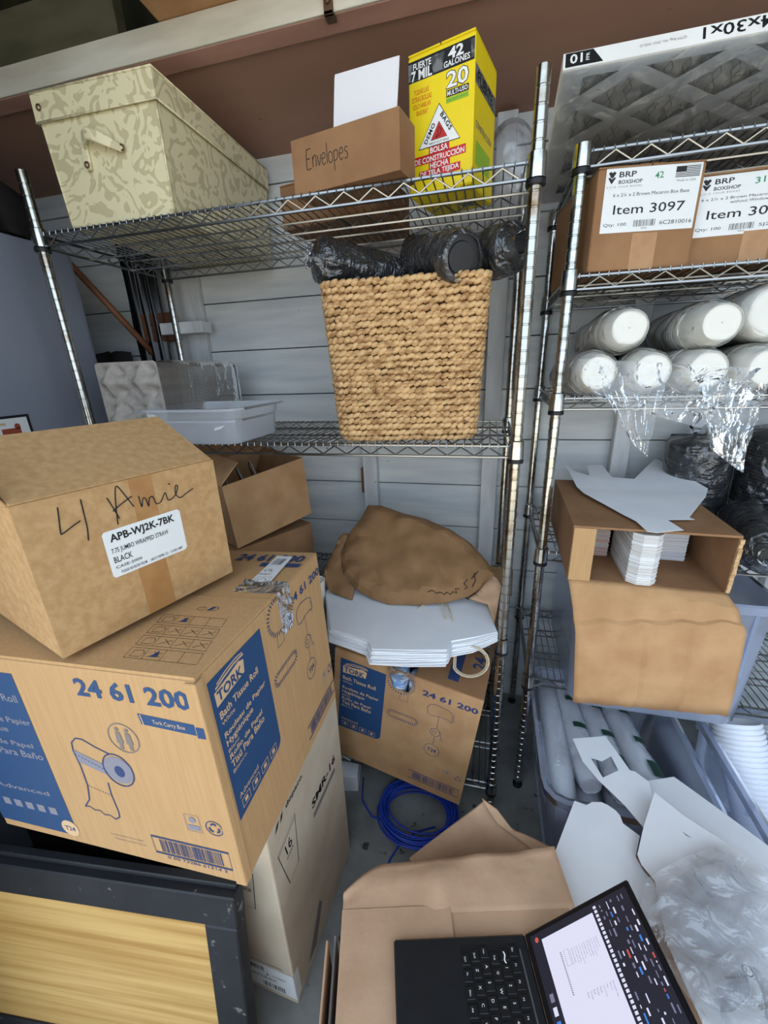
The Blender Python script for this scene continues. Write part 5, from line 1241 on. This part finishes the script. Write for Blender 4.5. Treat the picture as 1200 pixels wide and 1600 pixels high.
# ================================================================ LOWER RIGHT: LAPTOP, CARTONS, LOOSE BLANKS
yw = 14.8; uu = Vector((math.cos(R(yw)), math.sin(R(yw)), 0)); vv = Vector((-math.sin(R(yw)), math.cos(R(yw)), 0)); EZ = .455
corner = Vector((-.218, .424, 0)); EWd, EDp = .42, .40
E_ = thing('laptop_carton', 'brown carton with crumpled flaps that the laptop sits on', 'cardboard box', corner+uu*EWd/2-vv*EDp/2, (0, 0, yw))
carton_open_body(E_, EWd, EDp, EZ-.012, kraft_red, .004)
obj('under_flap', MB().box(-EWd/2+.002, EWd/2-.002, -EDp/2+.001, EDp/2-.006, EZ-.012, EZ-.007, bev=.001), kraft_red, E_)
obj('top_flap', MB().box(-EWd/2-.001, -EWd/2+.200, -EDp/2+.001, EDp/2, EZ-.007, EZ-.001, bev=.0015), kraft_red, E_)
obj('top_flap', MB().box(-EWd/2+.235, EWd/2, -EDp/2+.001, EDp/2-.07, EZ-.007, EZ-.002, bev=.0015), kraft_red, E_)
bf = MB(); nx, ny = 34, 10
for j in range(ny+1):
    v = j/ny
    for i in range(nx+1):
        u = i/nx; L2 = .082*(1-.55*max(0, (.18-u)/.18)**1.5)+.02*u; cr = .008*fb((u*5, v*2.2, 1), 1.2)+.006*abs(fb((u*3+v, v*2, 5), 1.5))
        bulg = .03*math.exp(-((u-.42)/.05)**2)*(1-v*.3)
        x = -EWd/2+u*EWd*1.02; bf.v.append((x, EDp/2-.012+L2*v*.93, EZ-.004+L2*v*.10+cr*v+bulg*math.sin(v*3)*.5))
bf.f = [(j*(nx+1)+i, j*(nx+1)+i+1, (j+1)*(nx+1)+i+1, (j+1)*(nx+1)+i) for j in range(ny) for i in range(nx)]
o_ = obj('back_flap', bf, kraft_red, E_, 30); so_ = o_.modifiers.new('thickness', 'SOLIDIFY'); so_.thickness = .004
obj('side_flap', MB().box(-EWd/2-.030, -EWd/2-.026, -EDp/2+.02, EDp/2-.03, .20, EZ-.03, bev=.001, M=Matrix.Rotation(R(0), 4, 'Y')), kraft_red, E_)
obj('side_flap', MB().box(-EWd/2-.018, -EWd/2-.014, -EDp/2+.02, EDp/2-.015, .22, EZ-.05, bev=.001), mat('grey_board', srgb(142, 140, 144), .7), E_)
E2 = thing('flapped_carton', 'darker brown carton with a pointed raised flap behind the laptop carton', 'cardboard box', (.055, .680, 0), (0, 0, 42))
carton_open_body(E2, .20, .20, .25, kraft_red, .004)
fp = Plane((.03, .665, .40), (1, .16, 0), (0, .35, 1))
for pts, nm, kk in (([(640, 1342), (757, 1252), (775, 1276), (842, 1328), (842, 1345), (650, 1352)], 'raised_flap', 0), ([(752, 1243), (775, 1258), (800, 1292), (862, 1320), (845, 1334), (775, 1278)], 'torn_flap', 1)):
    poly = [fp.uv(*p) for p in pts]
    b, _p = sheet_mesh(poly, .02, lambda u, v, kk=kk: .012*kk+.005*fb((u, v, kk), 14, 3), .004); obj(nm, b, kraft_red, E2, M=E2.matrix_world.inverted() @ fp.mat())
# laptop
LZ = EZ; lw_, ld_ = .322, .226
Lp = thing('laptop', 'open black laptop showing a white document, on the crumpled carton', 'laptop', Vector((-.1145, .397, LZ)), (0, 0, yw))
bs = obj('base', MB().box(0, ld_, -lw_, 0, 0, .0145, bev=.003), laptop_m, Lp)
kb_ = obj('keyboard_well', MB().box(.112, .206, -lw_+.012, -.012, .0143, .0147), laptop_key, bs)
obj('hinge_strip', MB().box(.2100, .2125, -lw_+.02, -.02, .0145, .0155), mat('hinge_grey', srgb(110, 112, 118), .4, .6), bs)
keyc = MB().box(-.0072, .0072, -.0076, .0076, 0, .0018, bev=.0012); kmesh = mesh_of('key', keyc, laptop_key)
legends = [['~', '1', '2', '3', '4', '5', '6', '7', '8', '9', '0', '-', '=', '<'], ['Tab', 'Q', 'W', 'E', 'R', 'T', 'Y', 'U', 'I', 'O', 'P', '[', ']', '\\'], ['Caps', 'A', 'S', 'D', 'F', 'G', 'H', 'J', 'K', 'L', ';', "'", '', ''], ['Shift', 'Z', 'X', 'C', 'V', 'B', 'N', 'M', ',', '.', '/', '', '', ''], ['Ctrl', 'Fn', 'Win', 'Alt', '', '', '', '', 'Alt', 'Ctrl', '<', '>', '', '']]
pr = Print()
for r_ in range(6):
    for c_ in range(15):
        x = .199-r_*.0162; y = -.022-c_*.0192-(.004*(r_ % 3))
        if y < -lw_+.016: continue
        k = obj('key', kmesh, None, bs, M=Matrix.Translation((x, y, .0147)))
        if r_ == 0: lg = ['Esc', 'F1', 'F2', 'F3', 'F4', 'F5', 'F6', 'F7', 'F8', 'F9'][c_] if c_ < 10 else ''
        else: lg = legends[r_-1][c_] if c_ < 14 else ''
        if lg: pr.text(ink_white, lg, x-.002, y+.003, None, .0042 if len(lg) == 1 else .0028, rot=-90, bold=0, l=0)
pr.build(bs, (0, 0, .0168), (1, 0, 0), (0, 1, 0))
sa = 42
Ms = Matrix.Translation((ld_, 0, .012)) @ Matrix.Rotation(R(-sa), 4, 'Y')      # local x runs up the screen, y along the hinge
sc_ = obj('screen_lid', MB().box(0, .208, -lw_, 0, -.006, 0, bev=.002), bezel_m, Lp, M=Ms)
pr = Print(); sw, sh_ = lw_-.014, .190     # drawn with u from the far edge along the hinge, v up the screen
pr.rect(screen_dark, 0, 0, sw, sh_, 0)
pr.poly(screen_white, [(.010, .020), (sw-.03, .020), (sw-.03, .122), (.010, .122)], 1)
for k in range(12): pr.text(screen_text, 'Lorem items qty total'[:8+(k*5) % 12], .036, .112-k*.0046, None, .0024, bold=0, l=2)
for k in range(9): pr.text(screen_text, ('Invoice no', 'Ship to', 'Qty', 'Unit price', 'Paid', 'Date', 'Ref', 'Total', 'Net')[k], .085, .112-k*.0055, None, .0026, bold=0, l=2)
pr.frame(screen_text, .034, .052, .052, .060, .0005, 2)
for k in range(22): pr.rect(screen_text, .034+k*.0022, .045, .0352+k*.0022, .0475, 2)
for k in range(34): pr.rect(screen_white, .004+k*.0052, .126, .0075+k*.0052, .131, 1)
icons = (screen_white, screen_blue, screen_text, screen_red)
rgs = random.Random(4)
for r_ in range(8):
    v = .137+r_*.0068; u = .006
    while u < sw-.012:
        ww = rgs.uniform(.002, .010)
        if rgs.random() < .62: pr.rect(icons[rgs.choice((0, 0, 0, 0, 2, 2, 2, 1, 3))], u, v, u+ww, v+rgs.uniform(.0012, .0030), 1)
        u += ww+rgs.uniform(.002, .007)
for k in range(9): pr.rect(rgs.choice(icons), .07+k*.014, .006, .079+k*.014, .013, 1)
pr.disc(screen_red, .008, .011, .0035, 1, 10)
pr.build(sc_, (.010, -.007, .0002), (0, -1, 0), (1, 0, 0), name='screen_image')

# carton that carries the loose blanks (hidden under them) and the blanks
SC = thing('support_carton', 'brown carton under the loose white blanks at lower right', 'cardboard box', (.470, .540, 0), (0, 0, 0)); carton_closed(SC, .36, .30, .385, kraft_red, 'x', True)
q = lambda x, y: (780+x*.35, 1020+y*.35)
def blank(label, px, zz, gx, gy, curl, hole=None, st=.02, m=white_board):
    """a cut blank on its own gently tilted plane"""
    P_ = Plane((.40, .65, zz), (1, 0, gx), (0, 1, gy)); poly = [P_.uv(*p) for p in px]; hs_ = [[P_.uv(*p) for p in hole]] if hole else []
    b, _p = sheet_mesh(poly, st, curl, .0008, hs_); o_ = obj('cut_blank', b, m, None, 40, M=P_.mat()); return tag(o_, label, 'cardboard blank', 'white die-cut blanks at lower right')
blank('long white blank tapering to the right picture edge', [q(600, 545), q(660, 572), q(780, 553), q(1200, 860), (1215, 1340), q(1200, 970), q(1000, 850), q(820, 745), q(690, 800), q(640, 690)], .400, 0, 0, lambda u, v: .004*fb((u, v, 0), 6, 1))
blank('white blank with a cut-out window lying on the floor tote', [q(325, 400), q(470, 388), q(580, 540), q(602, 545), q(665, 590), q(690, 700), q(645, 785), q(560, 690), q(440, 580), q(370, 500)], .408, 0, .02, lambda u, v: .010*math.sin((v-.1)*9)+.004, hole=[q(405, 485), q(455, 500), q(495, 478), q(530, 540), q(460, 570)], st=.012)
blank('large white blank with a rounded notch under the laptop screen', [q(333, 672), q(385, 695), q(410, 682), q(450, 682), q(480, 695), q(515, 718), q(535, 740), q(548, 775), q(625, 825), q(605, 920), q(640, 980), q(690, 1035), (1040, 1440), (960, 1480), (830, 1470), q(150, 1143)], .412, -.04, .03, lambda u, v: .018*math.cos((u+.12)*14)*.6+.006*fb((u, v, 0), 7, 3))
blank('white blank with a pointed corner and a small slit', [q(688, 642), q(820, 742), q(1000, 850), q(1200, 970), (1225, 1480), (1225, 1640), (1110, 1640), (1040, 1480), q(690, 1032), q(630, 960), q(612, 915), q(640, 790)], .430, .0, .05, lambda u, v: .014*math.cos(u*9)+.005*fb((u, v, 0), 7, 6), hole=[q(806, 810), q(858, 844), q(830, 832)], st=.018)
P_ = Plane((.45, .5, .458), (1, 0, 0), (0, 1, .02))
bgp = [(1010, 1375), (1075, 1340), (1130, 1318), (1170, 1345), (1215, 1370), (1215, 1620), (1100, 1610), (1040, 1500), (1000, 1420)]
poly = [P_.uv(*p) for p in bgp]
cb = film_open(poly, .008, lambda u, v: .020*abs(fb((u, v, 0), 9, 2))+.020*abs(fb((u, v, .4), 17, 5))+.006*fb((u, v, .2), 40, 8))
cbt = thing('plastic_bag', 'crumpled clear plastic bag over the blanks at the lower right corner', 'plastic bag', M=P_.mat()); obj('bag_film', cb, film_haze, cbt, True)
cb2 = film_open([(x*.93+.01, y*.93) for x, y in poly], .010, lambda u, v: -.008+.016*abs(fb((u, v, 0), 12, 7))); obj('bag_film', cb2, film_haze, cbt, True)
P_ = Plane((.50, .45, .450), (1, 0, 0), (0, 1, .02)); poly = [P_.uv(*p) for p in ((1120, 1530), (1178, 1508), (1215, 1550), (1215, 1620), (1130, 1610))]
b, _p = sheet_mesh(poly, .03, lambda u, v: 0, .0006); cd_ = obj('paper_insert', b, white_paper, None, M=P_.mat()); tag(cd_, 'white paper insert with a round emblem inside the plastic bag', 'paper')
pr = Print(); u, v = P_.uv(1168, 1517); pr.ring(ink_grey, u, v, .007, .0016); pr.line(ink_grey, [(u-.003, v-.003), (u, v+.004), (u+.003, v-.002)], .0014); u, v = P_.uv(1135, 1532); pr.text(ink_grey, 'Stamps & Co', u, v, .034, .005, rot=16, bold=0); u, v = P_.uv(1190, 1580); pr.text(ink_grey, '0081 H', u, v, .03, .006, rot=25, bold=0); pr.build(cd_, (0, 0, .0002), (1, 0, 0), (0, 1, 0))
# blue network cable coil on the floor
cb_ = thing('cable_coil', 'coil of blue network cable on the floor under the tilted carton', 'cable', (-.165, .915, 0)); rgc = random.Random(2)
for k in range(20):
    r_ = .092+.0028*(k % 7)+rgc.uniform(-.004, .004); ox, oy = rgc.uniform(-.010, .010), rgc.uniform(-.010, .010); pts = []
    for i in range(40):
        a = 2*math.pi*i/40; pts.append((ox+r_*1.15*math.cos(a), oy+r_*.9*math.sin(a), .004+.0055*(k % 5)+.002*math.sin(a*3+k)+.003*(k//7)))
    obj('cable_turn', MB().tube(pts, .0029, 6, closed=True), cable_blue, cb_, True)
lp = [at_z(*p, .004)-Vector((-.165, .915, 0)) for p in ((568, 1215), (566, 1250), (580, 1275), (605, 1285))]; obj('cable_end', MB().tube(lp, .0029, 6), cable_blue, cb_, True)
lp = [at_z(*p, .004)-Vector((-.165, .915, 0)) for p in ((680, 1292), (650, 1300), (625, 1318), (608, 1345), (602, 1372))]; obj('cable_end', MB().tube(lp, .0029, 6), cable_blue, cb_, True)
sd = thing('scrap_box', 'small white box half under the tilted carton', 'box', at_z(535, 1215, 0), (0, 0, 10)); carton_closed(sd, .13, .10, .075, white_board, 'x', False)

# ================================================================ LEFT CORNER
fz = thing('freezer', 'white upright freezer standing left of the rack', 'freezer', (-1.60, .83, 0))
obj('cabinet', MB().box(-.30, .30, -.38, .385, .03, 1.79, bev=.028), fridge_m, fz, 40)
obj('door', MB().box(-.30, .30, -.45, -.385, .05, 1.788, bev=.02), fridge_m, fz, 40)
obj('door_handle', MB().box(.24, .27, -.49, -.45, .8, 1.2, bev=.008), chrome, fz)
for sx in (-.25, .25):
    for sy in (-.33, .33): obj('foot', MB().lathe([(.02, 0), (.02, .03)], 12, Matrix.Translation((sx, sy, 0)), cap0=True), black_plastic, fz)
ph = thing('photo_card', 'small black framed picture card stuck on the freezer side', 'picture', (-1.2995, .83, 1.236), (0, 0, 0))
obj('card', MB().box(0, .002, -.08, .095, 0, .074, bev=.0005), ink_black, ph); obj('mount', MB().box(.002, .0024, -.072, .087, .007, .067), label_white, ph)
pr = Print(); pr.rect(photo_red, .085, .022, .135, .040, 0); pr.disc(photo_red, .128, .044, .008, 0, 12); pr.rect(ink_grey, .02, .012, .15, .014, 0); pr.rect(ink_pale, .02, .050, .10, .056, 0); pr.build(ph, (.0026, -.072, 1e-9), (0, 1, 0), (0, 0, 1))
P_ = Plane((-1.55, .98, 1.79), (1, 0, 0), (0, 1, 0)); poly = [(-.28, -.35), (.1, -.38), (.235, -.2), (.24, .1), (.18, .215), (-.2, .21), (-.3, 0)]
b, _p = sheet_mesh(poly, .03, bulge(poly, .14, .05, 7, 3), zb=lambda u, v: .001); dg = tag(obj('duffel_bag', b, rag_dark, None, True, M=P_.mat()), 'dark duffel bag lying on top of the freezer', 'bag')
a = at_y(98, 400, 1.285); b_ = at_y(243, 556, 1.462); d = (a-b_); sk = MB().tube([b_-d*.02, b_.lerp(a, .5), a+d*.35], .0115, 10); tag(obj('broom_stick', sk, stick_m, None, True), 'brown wooden stick slanting behind the pulp cup carriers', 'stick')
a = at_y(228, 535, 1.455); b_ = at_y(266, 488, 1.455); bl = thing('timber_block', 'dark brown timber block fixed behind the left rear post', 'timber', ((a.x+b_.x)/2, 1.47, a.z)); w_ = b_.x-a.x; h_ = b_.z-a.z
obj('block', MB().box(-w_/2, w_/2, -.02, .025, 0, h_, bev=.002), brown_wood, bl); obj('knot_hole', MB().lathe([(.004, 0), (.004, .001), (.001, .001)], 10, Matrix.Translation((-.02, -.0202, h_*.6)) @ Matrix.Rotation(R(90), 4, 'X')), ink_black, bl)
tp_ = MB(); n_ = 18
a = at_y(196, 380, 1.478); b_ = at_y(236, 380, 1.478); x0, x1 = a.x, b_.x
for j in range(25):
    z = 2.0-j*.08
    for i in range(n_+1): tp_.v.append((x0-.02+(x1-x0+.04)*i/n_, 1.452+.016*math.sin(i*1.3+.6*fb((j*.3, i*.1, 1)))*.8+.008*fb((i*.4, j*.4, 2)), max(.003, z)))
tp_.f = [(j*(n_+1)+i, (j+1)*(n_+1)+i, (j+1)*(n_+1)+i+1, j*(n_+1)+i+1) for j in range(24) for i in range(n_)]
o_ = obj('black_tarp', tp_, mat('black_sheet', srgb(16, 16, 17), .25), None, True); so_ = o_.modifiers.new('t', 'SOLIDIFY'); so_.thickness = .002; tag(o_, 'glossy black plastic strip hanging on the back wall behind the rack', 'tarp')
dk = MB(); 
for j in range(25):
    z = 1.50-j*.0625
    for i in range(n_+1): dk.v.append((-1.80+.40*i/n_, 1.44+.02*math.sin(i*1.1+j*.05)+.01*fb((i*.4, j*.3, 5)), max(.003, z+.04*fb((i*.3, 0, 7))*(j == 0))))
dk.f = [(j*(n_+1)+i, (j+1)*(n_+1)+i, (j+1)*(n_+1)+i+1, j*(n_+1)+i+1) for j in range(24) for i in range(n_)]
o_ = obj('dark_tarp', dk, rag_dark, None, True); so_ = o_.modifiers.new('t', 'SOLIDIFY'); so_.thickness = .004; tag(o_, 'dark cloth tarp hanging behind the freezer', 'tarp')
# carton up in the loft
lb = thing('loft_carton', 'brown carton resting over the white beam in the loft', 'cardboard box', (-.525, 1.10, 2.1635), (0, 0, 3)); carton_closed(lb, .50, .46, .26, kraft, 'x', False)
obj('packing_tape', MB().box(.07, .12, -.23, .23, -.0004, 0), tape_m, lb)
